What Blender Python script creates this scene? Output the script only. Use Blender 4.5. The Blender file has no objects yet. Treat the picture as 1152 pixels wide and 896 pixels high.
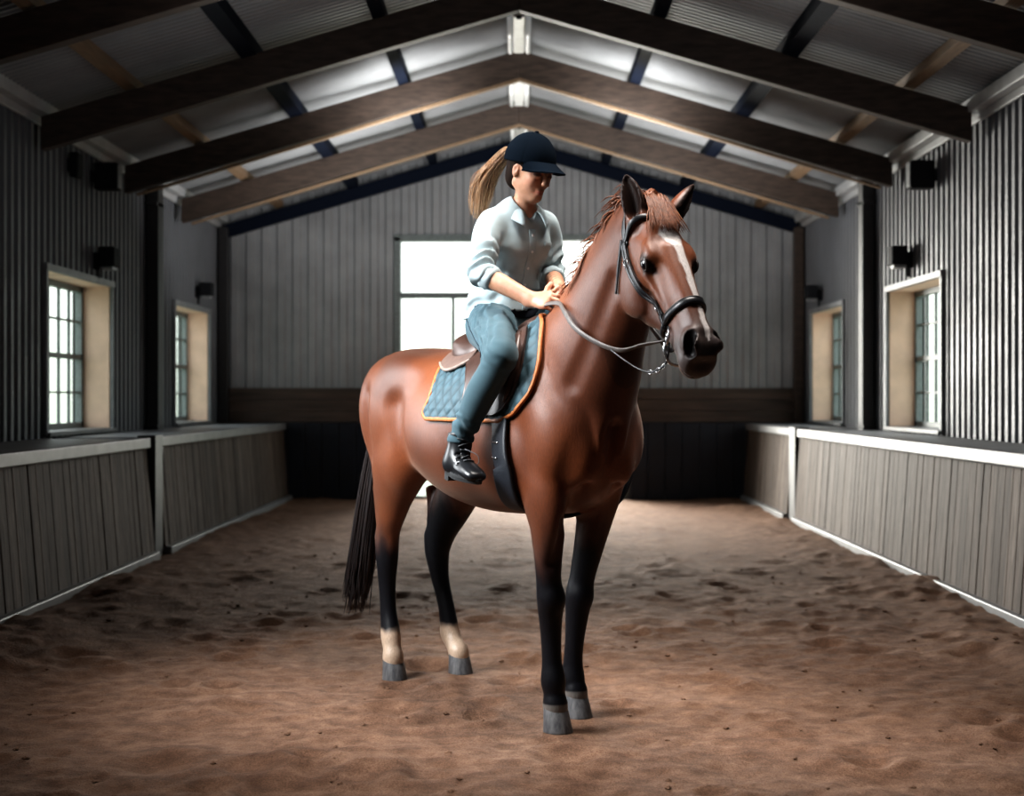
import bpy, math, random
import numpy as np
from mathutils import Vector, Matrix
random.seed(7); rng = np.random.default_rng(11)
SC = bpy.context.scene
COL = SC.collection
R = math.radians

# ------------------------------------------------------------------ object helpers
def tag(o, label=None, cat=None, group=None, kind=None):
    if label: o['label'] = label
    if cat: o['category'] = cat
    if group: o['group'] = group
    if kind: o['kind'] = kind
    return o

def empty(name, loc=(0, 0, 0), rz=0.0, label=None, cat=None, group=None, kind=None):
    o = bpy.data.objects.new(name, None)
    o.empty_display_size = .1
    o.location = loc; o.rotation_euler = (0, 0, rz)
    COL.objects.link(o)
    return tag(o, label, cat, group, kind)

def link_mesh(name, V, F, mat, parent=None, smooth=False, loc=None, col=None):
    me = bpy.data.meshes.new(name)
    V = np.asarray(V, dtype=np.float32).reshape(-1, 3)
    if isinstance(F, np.ndarray):
        n, k = F.shape
        me.vertices.add(len(V)); me.vertices.foreach_set('co', V.ravel())
        me.loops.add(n * k); me.loops.foreach_set('vertex_index', F.astype(np.int32).ravel())
        me.polygons.add(n); me.polygons.foreach_set('loop_start', np.arange(0, n * k, k, dtype=np.int32))
        me.update(calc_edges=True)
    else:
        me.from_pydata(V.tolist(), [], F)
        me.update()
    if smooth:
        me.polygons.foreach_set('use_smooth', np.ones(len(me.polygons), dtype=bool))
    if col is not None:
        a = me.color_attributes.new('Col', 'FLOAT_COLOR', 'POINT')
        c = np.ones((len(V), 4), dtype=np.float32); c[:, :3] = col
        a.data.foreach_set('color', c.ravel())
    me.validate()
    me.materials.append(mat)
    o = bpy.data.objects.new(name, me)
    COL.objects.link(o)
    if parent: o.parent = parent
    if loc is not None: o.location = loc
    return o

class MB:
    """collects shapes into one mesh"""
    def __init__(s): s.V = []; s.F = []
    def box(s, x0, x1, y0, y1, z0, z1):
        b = len(s.V)
        s.V += [(x0,y0,z0),(x1,y0,z0),(x1,y1,z0),(x0,y1,z0),(x0,y0,z1),(x1,y0,z1),(x1,y1,z1),(x0,y1,z1)]
        s.F += [tuple(b+i for i in f) for f in ((0,3,2,1),(4,5,6,7),(0,1,5,4),(1,2,6,5),(2,3,7,6),(3,0,4,7))]
        return s
    def hexa(s, pts):
        b = len(s.V); s.V += [tuple(p) for p in pts]
        s.F += [tuple(b+i for i in f) for f in ((0,3,2,1),(4,5,6,7),(0,1,5,4),(1,2,6,5),(2,3,7,6),(3,0,4,7))]
        return s
    def tube(s, P, rad, n=8, closed=False, flat=1.0, up=(0, 0, 1)):
        P = [Vector(p) for p in P]; m = len(P)
        if not hasattr(rad, '__len__'): rad = [rad] * m
        b = len(s.V); prev = None
        for i in range(m):
            a = P[(i-1) % m] if (closed or i > 0) else P[i]
            c = P[(i+1) % m] if (closed or i < m-1) else P[i]
            t = (c - a).normalized()
            if prev is None:
                u = Vector(up)
                if abs(u.dot(t)) > .95: u = Vector((1, 0, 0))
            else: u = prev
            u = (u - t * u.dot(t)).normalized(); prev = u
            w = t.cross(u)
            for k in range(n):
                th = 2 * math.pi * k / n
                q = P[i] + (u * math.cos(th) * flat + w * math.sin(th)) * rad[i]
                s.V.append(tuple(q))
        rings = m if closed else m - 1
        for i in range(rings):
            for k in range(n):
                a0 = b + i*n + k; a1 = b + i*n + (k+1) % n
                c0 = b + ((i+1) % m)*n + k; c1 = b + ((i+1) % m)*n + (k+1) % n
                s.F.append((a0, a1, c1, c0))
        if not closed:
            s.F.append(tuple(b + k for k in reversed(range(n))))
            s.F.append(tuple(b + (m-1)*n + k for k in range(n)))
        return s
    def strap(s, P, N, w, t, closed=False):
        """flat belt along P with surface normals N, width w (scalar or list), thickness t"""
        P = [Vector(p) for p in P]; N = [Vector(n) for n in N]; m = len(P); b = len(s.V)
        if not hasattr(w, '__len__'): w = [w] * m
        for i in range(m):
            a = P[(i-1) % m] if (closed or i > 0) else P[i]
            c = P[(i+1) % m] if (closed or i < m-1) else P[i]
            T = (c - a).normalized(); n = (N[i] - T * N[i].dot(T)).normalized(); sd = T.cross(n)
            h = w[i] / 2
            for (u, v) in ((-1, -.5), (-1, .25), (-.8, .5), (.8, .5), (1, .25), (1, -.5)):
                s.V.append(tuple(P[i] + sd * (u * h) + n * (v * t)))
        k = 6
        for i in range(m if closed else m - 1):
            j = (i + 1) % m
            for q in range(k):
                s.F.append((b+i*k+q, b+i*k+(q+1) % k, b+j*k+(q+1) % k, b+j*k+q))
        if not closed:
            s.F.append(tuple(b + q for q in reversed(range(k)))); s.F.append(tuple(b + (m-1)*k + q for q in range(k)))
        return s
    def grid(s, pts, nu, nv, flip=False):
        b = len(s.V); s.V += [tuple(p) for p in pts]
        for i in range(nu - 1):
            for j in range(nv - 1):
                f = (b+i*nv+j, b+(i+1)*nv+j, b+(i+1)*nv+j+1, b+i*nv+j+1)
                s.F.append(f[::-1] if flip else f)
        return s
    def lathe(s, c, prof, n=24):
        """profile [(r, z)] turned about the vertical through c"""
        b = len(s.V)
        for r, z in prof:
            for k in range(n):
                th = 2*math.pi*k/n; s.V.append((c[0]+r*math.cos(th), c[1]+r*math.sin(th), c[2]+z))
        for i in range(len(prof)-1):
            for k in range(n):
                s.F.append((b+i*n+k, b+i*n+(k+1) % n, b+(i+1)*n+(k+1) % n, b+(i+1)*n+k))
        return s
    def build(s, name, mat, parent=None, smooth=False, bevel=0, loc=None):
        o = link_mesh(name, s.V, s.F, mat, parent, smooth, loc)
        if bevel:
            m = o.modifiers.new('edge', 'BEVEL'); m.width = bevel; m.segments = 2; m.limit_method = 'ANGLE'
        return o

def catmull(P, n):
    """resample a polyline smoothly: n points per span"""
    P = np.asarray(P, dtype=float); out = []
    Q = np.vstack([2*P[0]-P[1], P, 2*P[-1]-P[-2]])
    for i in range(1, len(Q)-2):
        p0, p1, p2, p3 = Q[i-1], Q[i], Q[i+1], Q[i+2]
        for k in range(n):
            t = k/n
            out.append(.5*((2*p1)+(-p0+p2)*t+(2*p0-5*p1+4*p2-p3)*t*t+(-p0+3*p1-3*p2+p3)*t**3))
    out.append(P[-1])
    return np.array(out)

# ------------------------------------------------------------------ numpy noise
_perm = np.random.default_rng(3).integers(0, 2**31, 4096)
def _hash(i, j, k):
    return (_perm[(i*73 + j*179 + k*283) & 4095] & 65535) / 65535.0
def vnoise(x, y, z=0.0):
    x = np.asarray(x, dtype=np.float64); y = np.asarray(y, dtype=np.float64); z = np.zeros_like(x) + z
    xi = np.floor(x).astype(np.int64); yi = np.floor(y).astype(np.int64); zi = np.floor(z).astype(np.int64)
    fx = x-xi; fy = y-yi; fz = z-zi
    fx = fx*fx*(3-2*fx); fy = fy*fy*(3-2*fy); fz = fz*fz*(3-2*fz)
    r = 0
    for a in (0, 1):
        for b in (0, 1):
            for c in (0, 1):
                r = r + _hash(xi+a, yi+b, zi+c) * (fx if a else 1-fx) * (fy if b else 1-fy) * (fz if c else 1-fz)
    return r*2-1
def fbm(x, y, z=0.0, o=4):
    r = 0; a = 1.0; f = 1.0
    for i in range(o):
        r = r + a*vnoise(x*f+i*17.3, y*f+i*9.1, z*f+i*5.7); a *= .5; f *= 2.03
    return r
def sstep(a, b, x):
    t = np.clip((x-a)/(b-a), 0, 1); return t*t*(3-2*t)

# ------------------------------------------------------------------ sculpting by distance field
class Field:
    def __init__(s, lo, hi, h):
        s.lo = np.array(lo, dtype=np.float32); s.h = h
        s.n = tuple(int(math.ceil((b-a)/h))+1 for a, b in zip(lo, hi))
        s.ax = [s.lo[i] + h*np.arange(s.n[i], dtype=np.float32) for i in range(3)]
        s.D = np.full(s.n, 1.0, dtype=np.float32)
    def _sub(s, lo, hi):
        sl = []
        for i in range(3):
            a = max(0, int(math.floor((lo[i]-s.lo[i])/s.h))); b = min(s.n[i], int(math.ceil((hi[i]-s.lo[i])/s.h))+1)
            if b <= a: return None, None
            sl.append(slice(a, b))
        return tuple(sl), (s.ax[0][sl[0]][:, None, None], s.ax[1][sl[1]][None, :, None], s.ax[2][sl[2]][None, None, :])
    def put(s, lo, hi, fn, k=0.0, op='add', pad=.07):
        m = k + pad
        sl, g = s._sub(np.array(lo)-m, np.array(hi)+m)
        if sl is None: return
        d = fn(*g).astype(np.float32); a = s.D[sl]
        if op == 'add':
            r = np.minimum(a, d)
            if k > 0:
                q = np.maximum(k-np.abs(a-d), 0)/k; r = r - q*q*k*.25
        elif op == 'cut':
            d = -d; r = np.maximum(a, d)
            if k > 0:
                q = np.maximum(k-np.abs(a-d), 0)/k; r = r + q*q*k*.25
        elif op == 'and':
            r = np.maximum(a, d)
        s.D[sl] = r
    def ell(s, c, r, M=None, k=.02, op='add'):
        """ellipsoid at c, radii r, rows of M = its axes"""
        c = np.array(c, dtype=np.float32); r = np.array(r, dtype=np.float32)
        M = np.eye(3, dtype=np.float32) if M is None else np.array(M, dtype=np.float32)
        ext = np.sqrt(((M*r[:, None])**2).sum(0))
        def fn(x, y, z):
            x = x-c[0]; y = y-c[1]; z = z-c[2]; k0 = 0; k1 = 0
            for i in range(3):
                q = M[i, 0]*x+M[i, 1]*y+M[i, 2]*z
                k0 = k0+(q/r[i])**2; k1 = k1+(q/r[i]**2)**2
            k0 = np.sqrt(k0); k1 = np.sqrt(k1)
            return k0*(k0-1)/np.maximum(k1, 1e-6)
        s.put(c-ext, c+ext, fn, k, op)
    def seg(s, p, q, a, b, side, k=0.0, op='add'):
        """tapered limb p->q; a = (a0,a1) half size across, b = (b0,b1) half size along `side`"""
        p = np.array(p, dtype=np.float32); q = np.array(q, dtype=np.float32)
        t = q-p; L = float(np.linalg.norm(t)) + 1e-9; t = t/L
        sd = np.array(side, dtype=np.float32); sd = sd-t*sd.dot(t); sd /= np.linalg.norm(sd)+1e-9
        R_ = max(a[0], a[1], b[0], b[1])
        nn = np.cross(t, sd)
        def fn(x, y, z):
            x = x-p[0]; y = y-p[1]; z = z-p[2]
            w = x*t[0]+y*t[1]+z*t[2]; c = np.clip(w/L, 0, 1)
            A = a[0]+(a[1]-a[0])*c; B = b[0]+(b[1]-b[0])*c
            u = x*sd[0]+y*sd[1]+z*sd[2]; v = x*nn[0]+y*nn[1]+z*nn[2]; e = w-c*L
            m = np.minimum(A, B)
            k0 = np.sqrt((u/B)**2+(v/A)**2+(e/m)**2); k1 = np.sqrt((u/B**2)**2+(v/A**2)**2+(e/m**2)**2)
            return k0*(k0-1)/np.maximum(k1, 1e-6)
        s.put(np.minimum(p, q)-R_, np.maximum(p, q)+R_, fn, k, op)
    def chain(s, pts, side=(0, 1, 0), n=4, k=.0, kin=.006, op='add'):
        """pts rows: x,y,z,a,b - smooth limb; first joined to the field with k"""
        Q = catmull(pts, n)
        T = Field.__new__(Field)
        lo = Q[:, :3].min(0)-Q[:, 3:5].max()-.11-k; hi = Q[:, :3].max(0)+Q[:, 3:5].max()+.11+k
        sl, g = s._sub(lo, hi)
        T.h = s.h; T.lo = np.array([s.ax[i][sl[i].start] for i in range(3)]); T.ax = [s.ax[i][sl[i]] for i in range(3)]
        T.n = tuple(len(a) for a in T.ax); T.D = np.full(T.n, 1.0, dtype=np.float32)
        for i in range(len(Q)-1):
            T.seg(Q[i, :3], Q[i+1, :3], (Q[i, 3], Q[i+1, 3]), (Q[i, 4], Q[i+1, 4]), side, k=kin)
        a = s.D[sl]; d = T.D
        if op == 'add':
            r = np.minimum(a, d)
            if k > 0:
                q = np.maximum(k-np.abs(a-d), 0)/k; r = r-q*q*k*.25
        else:
            d = -d; r = np.maximum(a, d)
            if k > 0:
                q = np.maximum(k-np.abs(a-d), 0)/k; r = r+q*q*k*.25
        s.D[sl] = r
    def loft(s, o, ax, side, up, st, k=0.0, n_up=2.0, n_dn=2.0, frac=.5):
        """stations st rows: s, top, bottom, halfwidth along ax; sections are super-ellipses"""
        st = np.array(st, dtype=float)
        Q = catmull(st, 12); o = np.array(o); ax = np.array(ax); side = np.array(side); up = np.array(up)
        s0, s1 = Q[0, 0], Q[-1, 0]
        cs = []
        for ss in (s0, s1):
            for v in (Q[:, 1].max(), Q[:, 2].min()):
                for w in (-Q[:, 3].max(), Q[:, 3].max()): cs.append(o+ax*ss+up*v+side*w)
        cs = np.array(cs)
        def fn(x, y, z):
            x = x-o[0]; y = y-o[1]; z = z-o[2]
            S = x*ax[0]+y*ax[1]+z*ax[2]; u = x*side[0]+y*side[1]+z*side[2]; v = x*up[0]+y*up[1]+z*up[2]
            c = np.clip(S, s0, s1)
            top = np.interp(c, Q[:, 0], Q[:, 1]); bot = np.interp(c, Q[:, 0], Q[:, 2]); w = np.maximum(np.interp(c, Q[:, 0], Q[:, 3]), .004)
            if st.shape[1] > 4: fr = np.interp(c, Q[:, 0], Q[:, 4])
            else: fr = frac
            mid = bot+(top-bot)*fr; hu = np.maximum(top-mid, .004); hd = np.maximum(mid-bot, .004)
            dv = v-mid; upm = dv > 0; hh = np.where(upm, hu, hd); nn = np.where(upm, n_up, n_dn)
            a = np.abs(u)/w; b = np.abs(dv)/hh
            k0 = (a**nn+b**nn)**(1/nn)
            gx = a**(nn-1)/w; gz = b**(nn-1)/hh
            gr = np.sqrt(gx*gx+gz*gz)/np.maximum(k0, 1e-4)**(nn-1)
            d = (k0-1)/np.maximum(gr, 1e-3)
            e = np.abs(S-c)
            return np.where(e > 0, np.sqrt(np.maximum(d, 0)**2+e*e), np.maximum(d, -.25))
        s.put(cs.min(0), cs.max(0), fn, k)
    def displace(s, fn, lo=None, hi=None, band=.05):
        lo = s.lo if lo is None else lo; hi = s.lo+s.h*np.array(s.n) if hi is None else hi
        sl, g = s._sub(lo, hi); a = s.D[sl]
        I = np.nonzero(np.abs(a) < band)
        X = s.ax[0][sl[0]][I[0]]; Y = s.ax[1][sl[1]][I[1]]; Z = s.ax[2][sl[2]][I[2]]
        a[I] -= fn(X, Y, Z).astype(np.float32)
    def sample(s, P):
        P = np.atleast_2d(np.asarray(P, dtype=float))
        q = (P-s.lo)/s.h; n = np.array(s.n)
        q = np.clip(q, 0, n-1.001); i = np.floor(q).astype(int); f = q-i; r = 0
        for a in (0, 1):
            for b in (0, 1):
                for c in (0, 1):
                    w = (f[:, 0] if a else 1-f[:, 0])*(f[:, 1] if b else 1-f[:, 1])*(f[:, 2] if c else 1-f[:, 2])
                    r = r+w*s.D[i[:, 0]+a, i[:, 1]+b, i[:, 2]+c]
        return r
    def grad(s, P):
        P = np.atleast_2d(np.asarray(P, dtype=float)); e = s.h*1.5
        g = np.stack([s.sample(P+np.eye(3)[i]*e)-s.sample(P-np.eye(3)[i]*e) for i in range(3)], 1)
        return g/(np.linalg.norm(g, axis=1, keepdims=True)+1e-9)
    def snap(s, P, off=0.0, it=14):
        P = np.atleast_2d(np.array(P, dtype=float))
        for _ in range(it):
            P = P-s.grad(P)*np.clip(s.sample(P)-off, -.03, .03)[:, None]*.9
        return P, s.grad(P)
    def march(s, O, d, off=0.0, far=.6):
        """from far outside towards O against d: the surface point seen from direction d"""
        O = np.atleast_2d(np.array(O, dtype=float)); d = np.asarray(d, dtype=float); d = d/np.linalg.norm(d, axis=-1, keepdims=True)
        d = np.broadcast_to(d, O.shape)
        t = np.full(len(O), far)
        for _ in range(80):
            v = s.sample(O+d*t[:, None])-off
            t = np.maximum(t-np.clip(v, -.02, .02)*.9, 0)
        return O+d*t[:, None]
    def mesh(s, smooth=2):
        D = s.D; I = D < 0
        nx, ny, nz = s.n
        c = np.zeros((nx-1, ny-1, nz-1), dtype=np.uint8)
        for a in (0, 1):
            for b in (0, 1):
                for e in (0, 1):
                    c += I[a:nx-1+a, b:ny-1+b, e:nz-1+e]
        act = (c > 0) & (c < 8)
        ci = np.stack(np.nonzero(act), 1)
        ids = np.full(c.shape, -1, dtype=np.int32); ids[act] = np.arange(len(ci))
        acc = np.zeros((len(ci), 3)); cnt = np.zeros(len(ci))
        cor = [(a, b, e) for a in (0, 1) for b in (0, 1) for e in (0, 1)]
        for p in cor:
            for ax in range(3):
                if p[ax] == 1: continue
                q = list(p); q[ax] = 1
                d0 = D[ci[:, 0]+p[0], ci[:, 1]+p[1], ci[:, 2]+p[2]]; d1 = D[ci[:, 0]+q[0], ci[:, 1]+q[1], ci[:, 2]+q[2]]
                m = (d0 < 0) != (d1 < 0)
                t = np.where(m, d0/np.where(m, d0-d1, 1), 0)
                pos = np.tile(np.array(p, dtype=float), (len(ci), 1)); pos[:, ax] += t
                acc[m] += pos[m]; cnt[m] += 1
        V = s.lo + s.h*(ci + acc/cnt[:, None])
        F = []
        for ax in range(3):
            b, e = [i for i in range(3) if i != ax]
            sh = [slice(None)]*3; sh[ax] = slice(0, s.n[ax]-1); sh2 = [slice(None)]*3; sh2[ax] = slice(1, None)
            m = I[tuple(sh)] != I[tuple(sh2)]
            w = np.stack(np.nonzero(m), 1)
            w = w[(w[:, b] > 0) & (w[:, e] > 0) & (w[:, b] < s.n[b]-1) & (w[:, e] < s.n[e]-1)]
            ins = I[w[:, 0], w[:, 1], w[:, 2]]
            def cid(db, de):
                v = w.copy(); v[:, b] += db; v[:, e] += de; return ids[v[:, 0], v[:, 1], v[:, 2]]
            q = np.stack([cid(-1, -1), cid(0, -1), cid(0, 0), cid(-1, 0)], 1)
            fl = ins if ax != 1 else ~ins
            q[~fl] = q[~fl][:, ::-1]
            F.append(q)
        F = np.vstack(F)
        F = F[(F >= 0).all(1)]
        if smooth:
            E = np.vstack([F[:, [0, 1]], F[:, [1, 2]], F[:, [2, 3]], F[:, [3, 0]]])
            n = len(V); deg = np.bincount(E[:, 0], minlength=n)+np.bincount(E[:, 1], minlength=n)
            for itn in range(smooth*2):
                A = np.stack([np.bincount(E[:, 0], V[E[:, 1], i], n)+np.bincount(E[:, 1], V[E[:, 0], i], n) for i in range(3)], 1)/np.maximum(deg, 1)[:, None]
                V = V+(A-V)*(.55 if itn % 2 == 0 else -.45)
        return V, F

def keep_largest(V, F):
    """drop stray specks: keep the biggest connected piece"""
    n = len(V); lab = np.arange(n)
    E = np.vstack([F[:, [0, 1]], F[:, [1, 2]], F[:, [2, 3]], F[:, [3, 0]]])
    while True:
        m = np.minimum(lab[E[:, 0]], lab[E[:, 1]])
        new = lab.copy(); np.minimum.at(new, E[:, 0], m); np.minimum.at(new, E[:, 1], m)
        new = new[new]
        if (new == lab).all(): break
        lab = new
    big = np.bincount(lab).argmax(); kp = lab == big
    idx = np.cumsum(kp)-1
    return V[kp], idx[F[kp[F].all(1)]]

# ------------------------------------------------------------------ materials
class NT:
    def __init__(s, name):
        s.m = bpy.data.materials.new(name); s.m.use_nodes = True
        s.t = s.m.node_tree; s.t.nodes.clear()
        s.out = s.n('ShaderNodeOutputMaterial')
    def n(s, t, **kw):
        x = s.t.nodes.new(t)
        for k, v in kw.items():
            if k.startswith('i_'):
                x.inputs[k[2:].replace('_', ' ')].default_value = v
            else: setattr(x, k, v)
        return x
    def l(s, a, b): s.t.links.new(a, b)
    def ramp(s, fac, stops):
        r = s.n('ShaderNodeValToRGB'); e = r.color_ramp.elements
        while len(e) < len(stops): e.new(.5)
        for i, (p, c) in enumerate(stops):
            e[i].position = p; e[i].color = (c[0], c[1], c[2], 1) if hasattr(c, '__len__') else (c, c, c, 1)
        s.l(fac, r.inputs[0]); return r.outputs[0]
    def mapping(s, scale=(1, 1, 1), coord='Object'):
        tc = s.n('ShaderNodeTexCoord'); mp = s.n('ShaderNodeMapping'); mp.inputs['Scale'].default_value = scale
        s.l(tc.outputs[coord], mp.inputs[0]); return mp.outputs[0]
    def noise(s, vec, scale, detail=4, rough=.55, dist=0.0):
        x = s.n('ShaderNodeTexNoise'); x.inputs['Scale'].default_value = scale; x.inputs['Detail'].default_value = detail
        x.inputs['Roughness'].default_value = rough; x.inputs['Distortion'].default_value = dist
        s.l(vec, x.inputs['Vector']); return x.outputs['Fac']
    def mix(s, a, b, fac, mode='MIX'):
        x = s.n('ShaderNodeMix', data_type='RGBA', blend_type=mode)
        for sock, v in ((x.inputs[0], fac), (x.inputs[6], a), (x.inputs[7], b)):
            if hasattr(v, 'is_linked'): s.l(v, sock)
            elif hasattr(v, '__len__'): sock.default_value = (v[0], v[1], v[2], 1)
            else: sock.default_value = v
        return x.outputs[2]
    def math(s, op, a, b=0.0, c=None):
        x = s.n('ShaderNodeMath', operation=op)
        for i, v in enumerate((a, b) if c is None else (a, b, c)):
            if hasattr(v, 'is_linked'): s.l(v, x.inputs[i])
            else: x.inputs[i].default_value = v
        return x.outputs[0]
    def bsdf(s, base, rough=.5, metal=0.0, spec=.5, bump=None, bstr=.3, bdist=.01, **kw):
        b = s.n('ShaderNodeBsdfPrincipled')
        for sock, v in (('Base Color', base), ('Roughness', rough), ('Metallic', metal), ('Specular IOR Level', spec)):
            if hasattr(v, 'is_linked'): s.l(v, b.inputs[sock])
            elif hasattr(v, '__len__'): b.inputs[sock].default_value = (v[0], v[1], v[2], 1)
            else: b.inputs[sock].default_value = v
        for k, v in kw.items(): b.inputs[k.replace('_', ' ')].default_value = v
        if bump is not None:
            bp = s.n('ShaderNodeBump'); bp.inputs['Strength'].default_value = bstr; bp.inputs['Distance'].default_value = bdist
            s.l(bump, bp.inputs['Height']); s.l(bp.outputs[0], b.inputs['Normal'])
        s.l(b.outputs[0], s.out.inputs[0]); return b

def plain(name, c, rough=.5, metal=0.0, spec=.5, nscale=40, namt=.25, bstr=.15, bdist=.003, stretch=(1, 1, 1), **kw):
    t = NT(name); v = t.mapping(stretch); f = t.noise(v, nscale)
    c2 = tuple(x*(1-namt) for x in c); c3 = tuple(min(1, x*(1+namt)) for x in c)
    col = t.ramp(f, [(.3, c2), (.7, c3)])
    t.bsdf(col, rough, metal, spec, bump=f, bstr=bstr, bdist=bdist, **kw)
    return t.m
# ================================================================== THE HALL
XL, XR, YF, YB = -3.66, 3.46, -3.0, 18.5      # inner wall faces, front end (behind the camera), back wall
ZE, ZR = 3.47, 4.52                            # eave and ridge heights
def roof_z(x): return ZR - (ZR-ZE)*abs(x)/3.6

def m_sheet(name, c, rough=.42, metal=.35, amt=.2):
    t = NT(name); v = t.mapping((1, 1, 1)); f = t.noise(v, 1.7, 5); g = t.noise(v, 30, 3)
    col = t.ramp(f, [(.3, tuple(x*(1-amt) for x in c)), (.7, tuple(x*(1+amt) for x in c))])
    r = t.ramp(f, [(.3, rough-.08), (.7, rough+.1)])
    t.bsdf(col, r, metal, .5, bump=g, bstr=.05, bdist=.002); return t.m
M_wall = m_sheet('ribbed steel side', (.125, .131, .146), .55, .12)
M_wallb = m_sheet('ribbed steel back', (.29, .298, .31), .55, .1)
M_roof = m_sheet('roof sheet', (.275, .285, .295), .55, .3)
M_navy = plain('navy purlin paint', (.006, .010, .022), .7, spec=.1)
M_eave = plain('pale eaves trim', (.42, .43, .44), .5, nscale=6, namt=.12)
M_tan = plain('tan timber purlin', (.21, .14, .085), .6, nscale=8, stretch=(8, .6, 8))
M_raft = plain('dark brown rafter timber', (.058, .040, .031), .55, nscale=5, stretch=(1.2, 6, 6), namt=.4)
M_post = plain('dark steel post', (.025, .024, .026), .5)
M_rail = plain('pale grey painted rail', (.165, .165, .168), .5, nscale=6, namt=.15)
M_rail2 = plain('grey timber rail', (.24, .25, .265), .5, nscale=6, namt=.2)
M_white = plain('white painted metal', (.62, .63, .62), .4, nscale=9, namt=.08)
M_band = plain('old brown boards', (.075, .052, .04), .7, nscale=3, stretch=(.5, 5, 6), namt=.5)
M_dado = plain('dark navy boarding', (.012, .017, .028), .45, nscale=3, namt=.3)
M_frame = plain('grey green window paint', (.16, .19, .19), .5)
M_reveal = plain('warm plaster reveal', (.86, .64, .50), .75, nscale=4, namt=.12)
M_box = plain('dark fitting casing', (.016, .017, .02), .75, spec=.15)
M_lens = plain('fitting grey lens', (.22, .23, .24), .3)

def m_glass():
    t = NT('window glass'); tr = t.n('ShaderNodeBsdfTransparent'); gl = t.n('ShaderNodeBsdfGlossy'); gl.inputs['Roughness'].default_value = .03
    tr.inputs[0].default_value = (.95, .985, .965, 1)
    mx = t.n('ShaderNodeMixShader'); mx.inputs[0].default_value = .07
    t.l(tr.outputs[0], mx.inputs[1]); t.l(gl.outputs[0], mx.inputs[2]); t.l(mx.outputs[0], t.out.inputs[0]); return t.m
M_glass = m_glass()

def m_planks():
    t = NT('weathered kick boards'); tc = t.n('ShaderNodeTexCoord'); sp = t.n('ShaderNodeSeparateXYZ'); t.l(tc.outputs['Object'], sp.inputs[0])
    idx = t.math('FLOOR', t.math('DIVIDE', sp.outputs[1], .135))
    wn = t.n('ShaderNodeTexWhiteNoise', noise_dimensions='1D'); t.l(idx, wn.inputs['W'])
    v = t.mapping((1, 9, .9)); g = t.noise(v, 5, 8, .65, .6); st = t.noise(t.mapping((1, 2.5, .5)), 2.2, 5)
    col = t.ramp(g, [(.28, (.055, .039, .030)), (.5, (.130, .099, .080)), (.75, (.22, .178, .150))])
    tone = t.ramp(wn.outputs[0], [(0, (.6, .58, .57)), (1, (1.0, 1.0, 1.0))])
    col = t.mix(col, tone, 1.0, 'MULTIPLY')
    col = t.mix(col, t.ramp(st, [(.35, (.55, .5, .48)), (.6, (1, 1, 1))]), .7, 'MULTIPLY')
    t.bsdf(col, .72, 0, .15, bump=g, bstr=.35, bdist=.004); return t.m
M_plank = m_planks()

def m_sand():
    t = NT('riding arena sand'); v = t.mapping((1, 1, 1))
    a = t.noise(v, .9, 4); b = t.noise(v, 9, 6, .65); c = t.noise(v, 160, 4, .7); d = t.noise(v, 45, 4, .7)
    col = t.ramp(b, [(.25, (.115, .062, .039)), (.5, (.225, .133, .087)), (.75, (.345, .215, .146))])
    col = t.mix(col, t.ramp(a, [(.35, (.66, .60, .56)), (.65, (1, 1, 1))]), .8, 'MULTIPLY')
    col = t.mix(col, t.ramp(c, [(.3, (.42, .37, .34)), (.62, (1.2, 1.17, 1.15))]), .75, 'MULTIPLY')
    h = t.math('ADD', t.math('MULTIPLY', c, .35), t.math('MULTIPLY', d, .9))
    t.bsdf(col, .92, 0, .2, bump=h, bstr=.9, bdist=.018); return t.m
M_sand = m_sand()

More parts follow.
